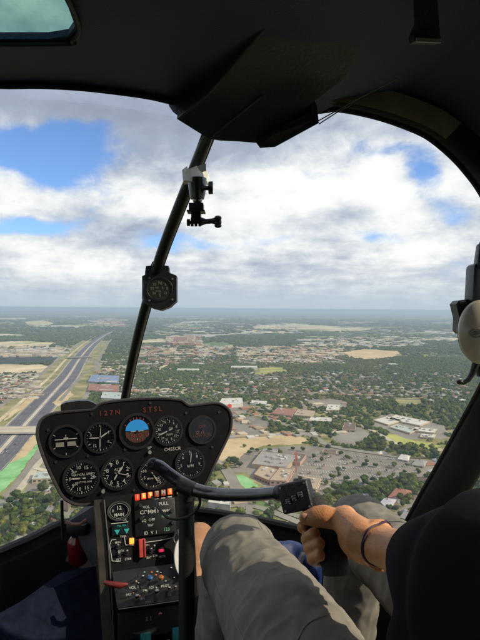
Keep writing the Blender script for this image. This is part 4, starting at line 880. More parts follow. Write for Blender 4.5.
# base ground: woods, scrub and far suburbs, by position
def ground_mat():
    m=bpy.data.materials.new('wooded_land'); nt=nodes_of(m); lk=nt.links.new
    out=N(nt,'ShaderNodeOutputMaterial'); p=N(nt,'ShaderNodeBsdfPrincipled'); lk(p.outputs[0],out.inputs[0]); p.inputs['Roughness'].default_value=.95; p.inputs['Specular IOR Level'].default_value=.1
    tc=N(nt,'ShaderNodeTexCoord')
    def noi(s,det=8,off=0,rough=.6,st=None):
        n=N(nt,'ShaderNodeTexNoise'); n.noise_dimensions='4D'; n.inputs['W'].default_value=off; n.inputs['Scale'].default_value=s; n.inputs['Detail'].default_value=det; n.inputs['Roughness'].default_value=rough
        lk(tc.outputs['Object'],n.inputs['Vector']); return n.outputs['Fac']
    def ramp(f,stops):
        c=N(nt,'ShaderNodeValToRGB'); lk(f,c.inputs[0]); e=c.color_ramp.elements
        e[0].position=stops[0][0]; e[0].color=(*stops[0][1],1); e[1].position=stops[-1][0]; e[1].color=(*stops[-1][1],1)
        for q,cc in stops[1:-1]: k=e.new(q); k.color=(*cc,1)
        return c.outputs[0]
    def mix(f,a,b):
        n=N(nt,'ShaderNodeMix',data_type='RGBA'); lk(f,n.inputs[0])
        for x,i in ((a,6),(b,7)):
            if isinstance(x,tuple): n.inputs[i].default_value=(*x,1)
            else: lk(x,n.inputs[i])
        return n.outputs[2]
    def mt(op,a,b):
        n=N(nt,'ShaderNodeMath',operation=op)
        for i,x in enumerate((a,b)):
            if isinstance(x,(int,float)): n.inputs[i].default_value=x
            else: lk(x,n.inputs[i])
        return n.outputs[0]
    base=ramp(noi(1/420,10),[(.3,(.022,.042,.014)),(.46,(.045,.072,.024)),(.58,(.085,.11,.035)),(.72,(.17,.17,.065))])
    far=ramp(noi(1/2600,9,4,.62),[(.47,(0,0,0)),(.56,(.35,.35,.35)),(.64,(1,1,1))])
    pale=ramp(noi(1/260,8,9,.7),[(.35,(.12,.14,.05)),(.52,(.30,.27,.14)),(.66,(.55,.48,.32))])
    c=mix(far,base,pale)
    # roofs and yards showing between the trees
    vo=N(nt,'ShaderNodeTexVoronoi'); vo.inputs['Scale'].default_value=1/34; lk(tc.outputs['Object'],vo.inputs['Vector'])
    se=N(nt,'ShaderNodeSeparateColor'); lk(vo.outputs['Color'],se.inputs[0])
    dens=ramp(noi(1/1100,5,13,.5),[(.38,(0,0,0)),(.62,(1,1,1))])
    f=mt('GREATER_THAN',mt('ADD',se.outputs[0],mt('MULTIPLY',dens,.38)),.98)
    f=mt('MULTIPLY',f,mt('LESS_THAN',vo.outputs['Distance'],.36))
    roof=ramp(se.outputs[1],[(0,(.16,.13,.11)),(.4,(.30,.28,.26)),(.8,(.42,.40,.36)),(1,(.55,.53,.5))])
    c=mix(f,c,roof)
    lk(c,p.inputs['Base Color']); return m
g=gobj('ground',gm,ground_mat(),'wooded land running out to the horizon',kind='structure',base=(0,0,-H))

SPARSE=[]
PATCH=[]   # (plan polygon, clear trees?)
def inpoly(x,y,P):
    c=False; j=len(P)-1
    for i in range(len(P)):
        if (P[i][1]>y)!=(P[j][1]>y) and x<(P[j][0]-P[i][0])*(y-P[i][1])/(P[j][1]-P[i][1])+P[i][0]: c=not c
        j=i
    return c
def patch(name,pix,m,label,clear=True,jit=(1.2,.35),step=5,kind='structure'):
    ZL[0]+=.02; pts=[]
    n=len(pix)
    for i in range(n):
        a=pix[i]; b=pix[(i+1)%n]; k=max(1,int(math.hypot(b[0]-a[0],(b[1]-a[1])*3)/step))
        for q in range(k):
            t=q/k; jx,jy=(rnd.uniform(-1,1)*jit[0],rnd.uniform(-1,1)*jit[1]*min(1,(a[1]-318)/60+.25)) 
            p=G(a[0]+(b[0]-a[0])*t+jx,a[1]+(b[1]-a[1])*t+jy); pts.append(Vector((p.x,p.y,-H+ZL[0])))
    from mathutils.geometry import tessellate_polygon
    mb=MB(); mb.add(pts,[tuple(t) for t in tessellate_polygon([pts])])
    o=gobj(name,mb,m,label,kind=kind,base=(pts[0].x,pts[0].y,-H))
    for pl in o.data.polygons:
        pass
    if clear:
        xs=[p.x for p in pts]; ys=[p.y for p in pts]; PATCH.append(([(p.x,p.y) for p in pts],min(xs),max(xs),min(ys),max(ys)))
    return o
def road(name,pix,w,m,label,clear=True,dz=None,off=0,sp=4,kind='structure',world=None):
    """ribbon w metres wide along a line of picture points laid on the ground"""
    if dz is None: ZL[0]+=.02; dz=ZL[0]
    c=[np.array(G(*p)[:2]) for p in pix] if world is None else [np.array(p) for p in world]
    c=spline(c,sp); mb=MB(); A=[];B=[]
    for i,p in enumerate(c):
        t=c[min(i+1,len(c)-1)]-c[max(i-1,0)]; t/=np.linalg.norm(t)+1e-9; nn=np.array((t[1],-t[0]))
        A.append(Vector((*(p+nn*(off-w/2)),-H+dz))); B.append(Vector((*(p+nn*(off+w/2)),-H+dz)))
    mb.grid([A,B]); o=gobj(name,mb,m,label,kind=kind,base=(A[0].x,A[0].y,-H))
    if clear:
        for i in range(len(A)-1):
            q=[(A[i].x,A[i].y),(A[i+1].x,A[i+1].y),(B[i+1].x,B[i+1].y),(B[i].x,B[i].y)]
            xs=[p[0] for p in q]; ys=[p[1] for p in q]; PATCH.append((q,min(xs),max(xs),min(ys),max(ys)))
    return o,A,B
ASPH=land('worn_asphalt',(.085,.085,.10),(.125,.12,.135),45); ASPL=land('pale_asphalt',(.19,.175,.15),(.27,.25,.21),70)
CONC=land('pale_concrete',(.38,.34,.27),(.52,.47,.38),40)
LOT=land('parking_asphalt',(.165,.148,.128),(.245,.22,.185),90,sp=(.34,.33,.32),spd=.93,spscale=7)
TAN=land('bare_tan_soil',(.40,.30,.16),(.58,.46,.28),90); CREAM=land('dry_cream_field_sun_tone',(.36,.32,.20),(.64,.54,.36),160)  # cream: dry field colour that also stands in for sunlit ground
PALE=land('pale_cleared_land_sun_tone',(.30,.29,.22),(.6,.55,.42),200)  # open land, its pale tone doubling as painted sunlit patches
GRASS=land('mown_grass',(.07,.13,.035),(.13,.20,.06),60); YEL=land('yellow_lawn_sun_tone',(.26,.30,.07),(.40,.40,.12),50)  # yellow lawn has sunlight put into its brighter colour
MINT=land('bright_green_verge',(.13,.36,.12),(.27,.52,.24),35); SCRUB=land('scrubby_verge',(.12,.14,.045),(.34,.29,.14),55)
TOWN=land('far_town',(.13,.15,.05),(.46,.38,.24),150,sp=(.62,.58,.52),spd=.72,spscale=30)
REDT=land('brick_town',(.20,.13,.09),(.42,.28,.20),90,sp=(.55,.42,.33),spd=.7,spscale=22)
BLUEW=land('dark_blue_woods',(.022,.035,.04),(.035,.05,.045),200)
SUB=land('suburb_yards',(.08,.105,.035),(.28,.24,.14),60,sp=(.42,.40,.37),spd=.78,spscale=20)
HOT=land('olive_scrubland_sun_tone',(.095,.12,.035),(.30,.26,.11),70)  # olive scrub made yellower in colour for the sunlit band
# ---- far country
for pts,m,nm,lb in [
 ([(-30,352),(30,349),(62,351),(64,360),(40,364),(-30,365)],BLUEW,'woodland','dark blue green woodland left of the highway'),
 ([(23,322),(45,320),(52,323),(48,326),(30,326)],CREAM,'field','cream field far off at the left edge of the plain'),
 ([(49,325.5),(75,325),(90,326.5),(80,327.5),(55,327)],PALE,'field','pale streak of cleared land beyond the highway'),
 ([(-20,318.5),(24,317.6),(26,319.2),(-20,320.4)],PALE,'field','thin pale streak near the horizon at far left'),
 ([(90,321),(104,318.5),(121,319),(119,325),(100,327)],TOWN,'town_ground','pinkish far town ground beside the windshield strut'),
 ([(-30,334),(10,333.6),(26,335),(20,336.5),(-30,337)],PALE,'field','pale strip of field among dark woods at left'),
 ([(-30,342),(30,341),(56,343),(50,347),(-30,348)],CREAM,'field','long cream field in front of the dark woods'),
 ([(30,346),(48,345.5),(47,350),(32,350.5)],REDT,'town_ground','reddish bare ground beside the long cream field'),
 ([(10,350),(64,347),(68,354),(30,357),(20,354)],TOWN,'town_ground','grey industrial yards left of the highway'),
 ([(-30,366),(12,364.5),(48,365),(50,372),(20,374),(-30,375)],CREAM,'field','broad cream yard nearest the highway on its left side'),
 ([(38,373),(54,372),(52,381),(40,383)],GRASS,'field','green field beside the highway'),
 ([(-30,375),(38,374),(40,383),(36,392),(6,412),(-30,428)],SUB,'suburb_ground','yards of the suburb left of the highway'),
 ([(134,341),(160,338.6),(180,340),(176,343.5),(140,344)],CREAM,'field','cream strip of ground right of the windshield strut'),
 ([(168,339),(186,336.5),(200,339),(197,346),(178,346)],REDT,'town_ground','brick coloured district with tall blocks'),
 ([(191,345),(215,342),(236,344),(230,351),(200,352)],GRASS,'field','green park field in the far town'),
 ([(180,352),(218,350.5),(226,356),(214,363),(184,362)],REDT,'town_ground','speckled reddish housing estate past the park'),
 ([(134,349),(176,347),(182,358),(172,372),(136,374)],TOWN,'town_ground','busy mixed ground with the pale ring road'),
 ([(196,336),(212,335),(222,338),(210,341),(198,340)],TOWN,'town_ground','pale yards with long white roofs'),
 ([(236,348),(280,346),(330,350),(342,357),(318,364),(268,366),(238,360)],TOWN,'town_ground','broad speckled town in the middle distance'),
 ([(258,356),(296,354),(318,360),(300,366),(268,366)],REDT,'town_ground','reddish roofs at the near side of the broad town'),
 ([(252,326),(285,323.5),(340,326.5),(378,327.5),(370,331),(330,332),(290,329.5),(255,329.5)],CREAM,'field','long pale quarry land near the horizon'),
 ([(240,331.5),(262,330.5),(282,332.5),(262,334),(242,333.5)],PALE,'field','small pale streak left of the quarry land'),
 ([(305,341),(345,338),(405,342),(420,346),(372,348),(320,346)],TOWN,'town_ground','white roofed district beyond the tan field'),
 ([(342,352),(366,349),(396,351),(404,355),(392,359),(366,361),(348,358)],TAN,'field','large bare tan field in the middle distance'),
 ([(396,354),(428,350),(445,353),(420,358),(398,359)],HOT,'field','olive scrub right of the tan field'),
 ([(338,360),(400,362),(430,366),(400,368),(350,365)],HOT,'field','olive strip below the tan field'),
 ([(404,333),(440,331),(462,333),(430,335.5)],PALE,'field','thin pale streak near the horizon at right'),
 ([(250,368),(284,367),(290,373),(256,375.5)],YEL,'field','yellow green field at the edge of the dark suburb'),
 ([(130,318),(170,317),(240,318.5),(235,320.5),(170,320.5)],HOT,'field','faint olive strip under the horizon'),
 ([(160,324),(190,322.5),(212,324.5),(190,327),(164,326.5)],TOWN,'town_ground','pale far town behind the compass'),
 ([(226,366),(258,364),(262,372),(228,376)],HOT,'field','olive lots before the white warehouse'),
 ([(184,364),(226,362),(236,372),(200,378),(186,373)],HOT,'field','scrubby green lots past the housing estate'),
 ]:
    patch(nm,pts,m,lb,clear=(m not in (TOWN,REDT,SUB,HOT)),jit=(2.2,.5))
    if m in (TOWN,REDT,SUB): SPARSE.append([tuple(G(*p)[:2]) for p in pts])
fp=random.Random(21)
for i in range(95):
    y=313.2+30*fp.random()**1.5; x=fp.uniform(-20,470); sc_=(y-309)/12
    if 60<x<112 and y>326: continue
    w=fp.uniform(5,26)*(.6+.35*sc_); hgt=fp.uniform(.25,.9)*sc_*.8
    m=fp.choice((HOT,HOT,PALE,CREAM,GRASS,TOWN,HOT,YEL,BLUEW,BLUEW)); sh_=fp.uniform(-.4,.4)
    pts=[(x-w,y+hgt*.2),(x-w*.4,y-hgt*.8+sh_*.2),(x+w*.5,y-hgt*.5),(x+w,y-hgt*.1),(x+w*.3,y+hgt*.7),(x-w*.6,y+hgt*.8)]
    patch('field',pts,m,'faint strip of land far off on the plain',jit=(1.6,.25))
# ---- near country
for pts,m,nm,lb in [
 ([(60,372),(100,358),(136,362),(136,402),(60,404),(52,394)],SUB,'commercial_ground','lots and sheds right of the highway'),
 ([(216,398),(246,396),(262,405),(300,408),(345,402),(372,410),(378,424),(440,436),(470,440),(470,480),(430,492),(330,520),(180,545),(200,440)],HOT,'commercial_ground','dry scrubby ground round the mall'),
 ([(220,404),(246,402),(250,411),(240,418),(222,420)],LOT,'parking_lot','parking lot in front of the white store with red sign'),
 ([(224,424),(250,417),(274,424),(262,437),(232,438),(222,434)],LOT,'parking_lot','grey parking lot behind the bare tan ground'),
 ([(303,401),(330,399.5),(350,403),(348,409),(312,408.5)],LOT,'parking_lot','lilac grey lot at the edge of the wooded suburb'),
 ([(338,432),(360,428),(372,436),(362,447),(340,447),(332,440)],ASPL,'parking_lot','pale forecourt around the brown roofed building'),
 ([(206,470),(214,452),(224,441),(245,437),(285,434),(309,441),(300,446),(266,447),(248,452),(240,462),(214,474)],TAN,'bare_ground','bare tan construction ground above the mall'),
 ([(236,462),(250,452),(300,447),(345,450),(410,460),(432,468),(424,482),(380,484),(350,486),(324,500),(300,512),(262,500),(240,488),(232,474)],LOT,'parking_lot','wide grey mall parking lot'),
 ([(358,446),(380,440),(372,452),(352,452)],HOT,'verge','dry verge at the corner of the mall lot'),
 ([(386,436),(398,436),(414,442),(440,447),(436,452),(410,449),(388,446)],YEL,'lawn','lawn in front of the school coloured a sunlit yellow green'),
 ([(370,421),(392,415),(444,427),(448,440),(408,441),(372,428)],ASPL,'school_yard','pale yard round the long school building'),
 ([(394,399),(418,398),(424,405),(400,408)],SCRUB,'clearing','brown clearing in the wooded suburb'),
 ([(226,476),(246,474),(266,490),(246,494)],SCRUB,'sports_ground','brown surround of the sports pitch'),
 ([(230,478),(243,476.5),(259,488.5),(246,491)],MINT,'sports_pitch','green sports pitch left of the mall'),
 ([(252,503),(280,499),(290,511),(256,514)],GRASS,'lawn','green lawn under the cyclic bar'),
 ([(18,478),(60,462),(96,500),(96,560),(-10,566),(-10,520)],SUB,'suburb_ground','dry yards below the instrument panel'),
 ([(18,490),(36,482),(40,494),(22,500)],YEL,'lawn','yellow grass strip by the frontage road'),
 ([(330,508),(382,490),(432,478),(440,500),(430,545),(350,545)],SUB,'suburb_ground','yards of the houses by the door post'),
 ([(462,436),(500,430),(500,500),(455,500)],HOT,'verge','scrub seen past the door post'),
 ]:
    patch(nm,pts,m,lb,clear=(m not in (HOT,SUB)),jit=(1.5,.5))
# ---- highway
MED=[(-52,502),(-12,464),(0,453),(13,438.5),(25,426),(57,390),(69,376),(81,357.5),(91,346),(97,341),(102,337.5),(106,335),(112,332)]
cen=[np.array(G(*p)[:2]) for p in MED]
hwkw=dict(world=cen)
road('verge',None,190,SCRUB,'scrubby verge along the highway',world=cen[:-3])
road('road',None,13,ASPL,'left frontage road of the highway',off=-88,**hwkw)
road('road',None,13,ASPL,'right frontage road of the highway',off=84,**hwkw)
road('bare_ground',None,9,CREAM,'worn bare strip left of the highway',off=-54,**hwkw)
road('pavement',None,66,CONC,'pale concrete shoulders of the highway',**hwkw)
road('road',None,27,ASPH,'left carriageway of the highway',off=-17,**hwkw)
road('road',None,27,ASPH,'right carriageway of the highway',off=17,**hwkw)
WHITE=land('white_road_paint',(.7,.7,.68),(.8,.8,.78),30)
dash=MB(); cc=spline(cen[:9],60); acc=0; ZL[0]+=.02
for i in range(len(cc)-1):
    p=cc[i];t=cc[i+1]-p; L_=np.linalg.norm(t); t/=L_; nn=np.array((t[1],-t[0])); acc+=L_
    for s_ in (-1,1):
        for q in (5.5,13,20.5,28.5):
            solid=q in (5.5,28.5)
            if solid or int(acc/12)%2==0:
                a=p+nn*s_*q; b=a+t*(L_ if solid else min(L_,5)); w=nn*(.16 if solid else .07)
                dash.add([Vector((*(a-w),-H+ZL[0])),Vector((*(a+w),-H+ZL[0])),Vector((*(b+w),-H+ZL[0])),Vector((*(b-w),-H+ZL[0]))],[(0,1,2,3)])
gobj('lane_markings',dash,WHITE,'white lane lines painted on the highway',kind='structure')
# centre barrier
CONM=mat('barrier_concrete',(.5,.47,.41),.8,var=.1,scale=.4)
bar=MB(); cs=spline(cen[:9],12)
P=[[],[],[],[]]
for i,p in enumerate(cs):
    t=cs[min(i+1,len(cs)-1)]-cs[max(i-1,0)]; t/=np.linalg.norm(t); nn=np.array((t[1],-t[0]))
    for k,(o_,z) in enumerate(((-.9,.3),(-.5,1.6),(.5,1.6),(.9,.3))): P[k].append(Vector((*(p+nn*o_),-H+z)))
bar.grid(P); gobj('highway_barrier',bar,CONM,'long pale concrete barrier down the middle of the highway','barrier')
# tan and green strips right of the highway
patch('bare_ground',[(4,473),(32,438),(41,438),(26,462),(10,484)],TAN,'tan strip between the highway and the bright green verge')
patch('verge',[(-8,482),(9,466),(27,458),(38,444),(37,452),(27,466),(16,480),(-8,503)],MINT,'bright green verge beside the highway')
road('road',[(-20,528),(0,507),(18,488),(34,465),(44,448)],15,ASPL,'frontage road passing under the instrument panel')
road('road',[(18,494),(30,478),(42,462),(60,450)],9,CONC,'pale slip road beside the frontage road')
patch('bare_ground',[(14,410),(34,397),(38,397),(26,408),(2,424)],TAN,'tan wedge of bare ground left of the highway')
patch('bare_ground',[(52,404),(68,390),(74,396),(58,408)],TAN,'tan bare ground by the slip road above the panel')
# overpass
def bridge(name,a,b,w,h,th,label,m,piers=(0.5,)):
    A=G(*a,z=h); B=G(*b,z=h); t=(B-A).normalized(); nn=Vector((t.y,-t.x,0)); Z=Vector((0,0,1))
    root=bpy.data.objects.new(name,None); COL.objects.link(root); root.location=((A+B)/2).xy.to_3d()+Vector((0,0,-H)); tag(root,label,'bridge')
    def prt(n,mb,mm,**k):
        o=bpy.data.objects.new(n,mb.mesh(n,mm,root.location,smooth=False)); COL.objects.link(o); o.parent=root; return o
    mb=MB(); mb.plate([A-nn*w/2,B-nn*w/2,B+nn*w/2,A+nn*w/2],-Z*th); prt('deck',mb,m)
    for s_ in (-1,1):
        mb=MB(); q=nn*s_*(w/2-.2); mb.plate([A+q-nn*.2,B+q-nn*.2,B+q+nn*.2,A+q+nn*.2],Z*1.1); prt('parapet',mb,CONM)
    for u in piers:
        c=A.lerp(B,u); mb=MB(); mb.box((c.x,c.y,-H+(h-th)/2),(w*.7,1.6,h-th-.05),Matrix.Rotation(math.atan2(nn.y,nn.x),3,'Z')); prt('pier',mb,CONM)
    q=[A-nn*w/2,B-nn*w/2,B+nn*w/2,A+nn*w/2]; xs=[p.x for p in q]; ys=[p.y for p in q]; PATCH.append(([(p.x,p.y) for p in q],min(xs),max(xs),min(ys),max(ys)))
bridge('overpass',(-24,430),(42,429.5),46,7,1.6,'wide pale concrete overpass crossing the highway beside the instrument panel',CONC,(.3,.5,.68,.85))
bridge('overpass',(66,357.5),(92,357),24,7,1.5,'distant dark overpass where the highway narrows',ASPH,(.35,.6))
# ---- minor roads
for pts,w,m,lb in [
 ([(60,402),(74,386),(84,374),(96,368),(92,360),(84,364)],10,ASPL,'interchange loop right of the highway'),
 ([(108,362),(134,357),(150,356),(168,361),(160,370),(140,374),(128,370),(132,362)],16,CREAM,'pale ring road in the middle distance'),
 ([(134,350),(200,346),(280,352),(340,361),(440,372)],12,CONC,'pale road crossing the town'),
 ([(296,348),(318,356),(336,361),(360,365)],40,BLUEW,'dark wooded creek beside the tan field'),
 ([(222,384),(262,378),(300,379),(360,386),(450,400)],9,ASPL,'street through the wooded suburb'),
 ([(262,378),(280,386),(300,400)],8,ASPL,'side street through the wooded suburb'),
 ([(326,377),(334,388),(352,400)],8,ASPL,'short side street in the wooded suburb'),
 ([(370,372),(390,386),(420,396)],8,ASPL,'winding lane in the wooded suburb'),
 ([(240,372),(250,384),(240,396)],8,ASPL,'lane above the white store'),
 ([(218,424),(246,415),(280,424),(310,437),(332,448),(380,456),(440,466)],14,ASPL,'road curving past the mall lot'),
 ([(330,418),(352,424),(372,432),(400,448)],9,CONC,'pale drive to the school'),
 ([(300,402),(308,415),(312,430),(318,444)],10,ASPL,'straight street down to the mall'),
 ([(214,462),(226,472),(236,490),(246,512),(270,540)],15,ASPL,'road beside the sports pitch'),
 ([(262,500),(300,520),(350,516),(392,520),(430,494)],9,ASPL,'residential street by the door post'),
 ([(210,512),(250,508),(300,526)],10,ASPL,'road below the cyclic bar'),
 ([(34,470),(62,478),(80,488)],9,CONC,'drive by the cream building'),
 ([(-8,520),(18,508),(44,520),(80,512)],8,ASPL,'residential street under the big trees'),
 ([(48,488),(62,500),(70,530)],8,ASPL,'side street below the panel'),
 ]:
    road('road',pts,w,m,lb)
# curving parallel streets of the wooded suburb
ROWS=[]
ca_,sa_=math.cos(.16),math.sin(.16)
for s_ in range(17):
    row=[]
    for k_ in range(-60,110):
        u=k_*19.0; v=1180+s_*58+26*math.sin(u/210+s_*.5)+12*math.sin(u/90+s_)
        x=u*ca_+(v-1600)*sa_; y=v-(u)*sa_*.55
        px=240+F*x/y; py=309+F*H/y
        if 196<px<476 and 365<py<401: row.append(np.array((x,y)))
    if len(row)>6:
        ROWS.append(row); road('street',None,7,ASPL,'curving street through the wooded suburb',world=row,sp=1)
# parking aisles in the mall lot
ZL[0]+=.02
lm=MB()
for r_ in range(0,13,2):
    for k in range(0,40,1):
        a=G(316+k*2.6-r_*2.2,455+r_*2.9+k*.22); 
        if not (246<316+k*2.6-r_*2.2<424): continue
        lm.add([Vector((a.x-.12,a.y-5,-H+ZL[0])),Vector((a.x+.12,a.y-5,-H+ZL[0])),Vector((a.x+.12,a.y+5,-H+ZL[0])),Vector((a.x-.12,a.y+5,-H+ZL[0]))],[(0,1,2,3)])
gobj('parking_markings',lm,WHITE,'white bay lines painted on the mall lot',kind='structure')

def blocked(x,y):
    for P,a,b,c,d in PATCH:
        if a<=x<=b and c<=y<=d and inpoly(x,y,P): return True
    return False
BLD=[]   # building footprints
# ---- buildings
WM={k:mat('wall_'+k,c,.8,var=.12,scale=.15) for k,c in dict(cream=(.52,.44,.31),brick=(.30,.17,.11),grey=(.34,.33,.32),white=(.62,.60,.56),pink=(.42,.27,.22),tan=(.42,.34,.24)).items()}
RM={k:mat('roof_'+k,c,.8,var=.14,scale=.2) for k,c in dict(white=(.52,.51,.47),grey=(.27,.26,.25),brown=(.13,.09,.065),red=(.27,.12,.085),blue=(.16,.22,.36),teal=(.36,.42,.40),tan=(.36,.29,.2),lilac=(.40,.38,.42)).items()}
GLS=mat('dark_window_glass',(.03,.04,.05),.15,var=.1,scale=1)
def prt(root,n,mb,mm,parent=None,label=None):
    if not mb.v: return None
    o=bpy.data.objects.new(n,mb.mesh(n,mm,root.location,smooth=False)); COL.objects.link(o); o.parent=parent or root
    if label: o['label']=label
    return o
def building(name,pix,h,wall,roof,label,cat='building',units=6,windows=0,group=None,kind='flat',bands=True,extra=None,seed=0):
    rr=random.Random(seed+int(pix[0][0]*7))
    q=[G(*p) for p in pix]; c=sum(q,Vector())/len(q)
    root=bpy.data.objects.new(name,None); COL.objects.link(root); root.location=c; tag(root,label,cat,group)
    xs=[p.x for p in q]; ys=[p.y for p in q]; PATCH.append(([(p.x,p.y) for p in q],min(xs)-4,max(xs)+4,min(ys)-4,max(ys)+4))
    Z=Vector((0,0,1)); b0=-H
    mb=MB(); mb.plate([Vector((p.x,p.y,b0)) for p in q],Z*h); prt(root,'wall',mb,WM[wall])
    if kind=='flat':
        mb=MB(); mb.plate([c.xy.to_3d()+(p-c)*.985+Z*(b0+h+.01) for p in q],Z*.3); rf=prt(root,'roof',mb,RM[roof])
        # parapet
        mb=MB()
        for i in range(len(q)):
            a=q[i];b=q[(i+1)%len(q)]; t=(b-a).normalized(); n_=Vector((t.y,-t.x,0))
            mb.plate([Vector((p.x,p.y,b0+h+.02)) for p in (a+n_*.3,b+n_*.3,b-n_*.3,a-n_*.3)],Z*(.9+i*.004))
        prt(root,'parapet',mb,WM[wall])
        for k in range(units):
            u,v=rr.uniform(.15,.85),rr.uniform(.2,.8); a=q[0].lerp(q[1],u); b=q[3%len(q)].lerp(q[2],u); p=a.lerp(b,v)
            mb=MB(); mb.box((p.x,p.y,b0+h+1.25),(rr.uniform(2,5),rr.uniform(2,5),1.8),Matrix.Rotation(rr.uniform(0,.4),3,'Z')); prt(root,'roof_unit',mb,RM['grey'] if rr.random()<.6 else RM['white'],parent=rf)
    else:
        a0,a1,b1,b0_=q[0],q[1],q[2],q[3]; e=.8
        r0=a0.lerp(b0_,.5).lerp(a1.lerp(b1,.5),.22); r1=a0.lerp(b0_,.5).lerp(a1.lerp(b1,.5),.78)
        rh=h+min((a0-b0_).length,(a1-a0).length)*.3
        ov=[c+(p-c)*1.1 for p in (a0,a1,b1,b0_)]
        vs=[Vector((p.x,p.y,b0+h-.05)) for p in ov]+[Vector((r0.x,r0.y,b0+rh)),Vector((r1.x,r1.y,b0+rh))]
        mb=MB(); mb.add(vs,[(0,1,5,4),(1,2,5),(2,3,4,5),(3,0,4),(3,2,1,0)]); rf=prt(root,'roof',mb,RM[roof])
        if units:
            mb=MB(); p=r0.lerp(r1,.3); mb.box((p.x+1,p.y-1.5,b0+rh),(1.2,1.2,2.4)); prt(root,'chimney',mb,WM['brick'],parent=rf)
    # windows on the faces that look towards the helicopter
    if windows:
        for i in range(len(q)):
            a=q[i];b=q[(i+1)%len(q)]; t=(b-a); ln=t.length; t.normalize(); n_=Vector((t.y,-t.x,0)); mid=(a+b)/2
            if (mid-c).dot(n_)<0: n_=-n_
            if n_.dot(mid.xy.to_3d())>0: continue
            st=max(1,int(h//4)); k=max(1,min(windows,int(ln/5)))
            for fl in range(st):
                for j in range(k):
                    p=a+t*ln*(j+.5)/k+n_*.06; z=b0+ (fl+.5)*h/st
                    mb=MB(); mb.box((p.x,p.y,z),(min(3.2,ln/k*.62),.12,min(2,h/st*.5)),Matrix.Rotation(math.atan2(t.y,t.x),3,'Z')); prt(root,'window',mb,GLS)
    if extra: extra(root,q,c)
    return root
B=building
B('warehouse',[(88,384),(119,386),(119,378),(92,377)],7,'grey','blue','long warehouse with blue roof right of the highway',units=8)
B('warehouse',[(88,393),(119,395),(119,388),(90,386.5)],7,'pink','red','long warehouse with faded red roof below the blue roofed one',units=6)
B('warehouse',[(101,402),(124,403),(124,396.5),(103,395.5)],9,'white','teal','pale roofed shed just above the instrument panel',units=3)
def redsign(root,q,c):
    p=q[0].lerp(q[1],.45); t=(q[1]-q[0]).normalized(); mb=MB(); n_=Vector((t.y,-t.x,0)); 
    if n_.y>0: n_=-n_
    a=Vector((p.x,p.y,-H+6.5))+n_*.3; mb.cyl(a,a+n_*1.0,5.0,20); o=prt(root,'round_sign',mb,mat('store_red',(.62,.04,.03),.5,var=.05),label='round red store sign')
building('store',[(218,410),(243,408),(242,402.5),(222,403)],10,'white','white','big white store with a round red sign on its front',cat='store',units=5,extra=redsign)
B('store',[(250,406),(266,407),(267,404),(252,403)],6,'white','white','low white roofed store at the edge of the woods',units=2)
B('apartment_block',[(272,416.5),(292,419),(296,412.5),(278,410.5)],6,'pink','red','red roofed apartment block above the tan ground',units=3,windows=6)
B('apartment_block',[(294,418),(312,420),(315,414),(298,412)],6,'tan','tan','tan roofed apartment block right of the red roofed one',units=3,windows=5)
B('office_building',[(326,414.5),(339,414.5),(340,409),(328,408.5)],9,'cream','white','cream office block standing among trees',units=3,windows=4)
B('office_building',[(309,424.5),(331,425.5),(332,421.5),(311,420.5)],7,'cream','white','long low cream office building above the mall lot',units=3,windows=8)
B('building',[(342,433),(355,433.5),(356,426.5),(345,425.5)],6,'tan','brown','brown roofed building on the pale forecourt',units=2,windows=3)
# school wings
sg='wings of the long pale school'
for i,(p,lb) in enumerate([
 ([(374,423),(388,427.5),(402,423),(388,419)],'leftmost wing of the school with a grey white roof'),
 ([(388,421.5),(420,428.5),(430,424.5),(396,417.5)],'long rear wing of the school with a pale roof'),
 ([(390,430),(410,436),(418,432.5),(398,427)],'middle wing of the school nearest the lawn'),
 ([(412,433.5),(434,436),(437,432),(416,430)],'right hand wing of the school with cream front'),
 ([(420,440),(434,441),(436,437.5),(422,437)],'small cream block at the right end of the school lawn')]):
    B('school_wing',p,5,'cream','white' if i!=2 else 'teal',lb,cat='school',units=5,windows=9,group=sg)
# mall
B('mall_building',[(252,470),(286,474),(298,461),(262,457)],8,'tan','grey','wide grey roofed back block of the mall',units=16,group='mall blocks')
B('mall_building',[(254,480),(270,487),(282,476),(262,470)],7,'brick','tan','brick fronted left block of the mall',units=6,windows=6,group='mall blocks')
B('mall_building',[(270,488),(286,488.5),(294,476),(280,475)],9,'pink','tan','pinkish middle block of the mall beside the cyclic grip',units=6,windows=6,group='mall blocks')
B('mall_building',[(300,492),(316,496),(321,485),(304,482)],8,'cream','tan','cream and orange block of the mall behind the cyclic grip box',units=4,windows=5,group='mall blocks')
B('mall_building',[(286,466),(300,468),(306,460),(294,458)],7,'pink','brown','brown roofed end block of the mall under the red mast',units=4,group='mall blocks')
B('store',[(262,456),(276,456.5),(278,452.5),(264,452)],5,'grey','grey','small grey store between tan ground and mall',units=2)
B('store',[(322,456),(336,456.5),(337,453.5),(324,453)],5,'tan','brown','small brown restaurant in the mall lot',units=1)
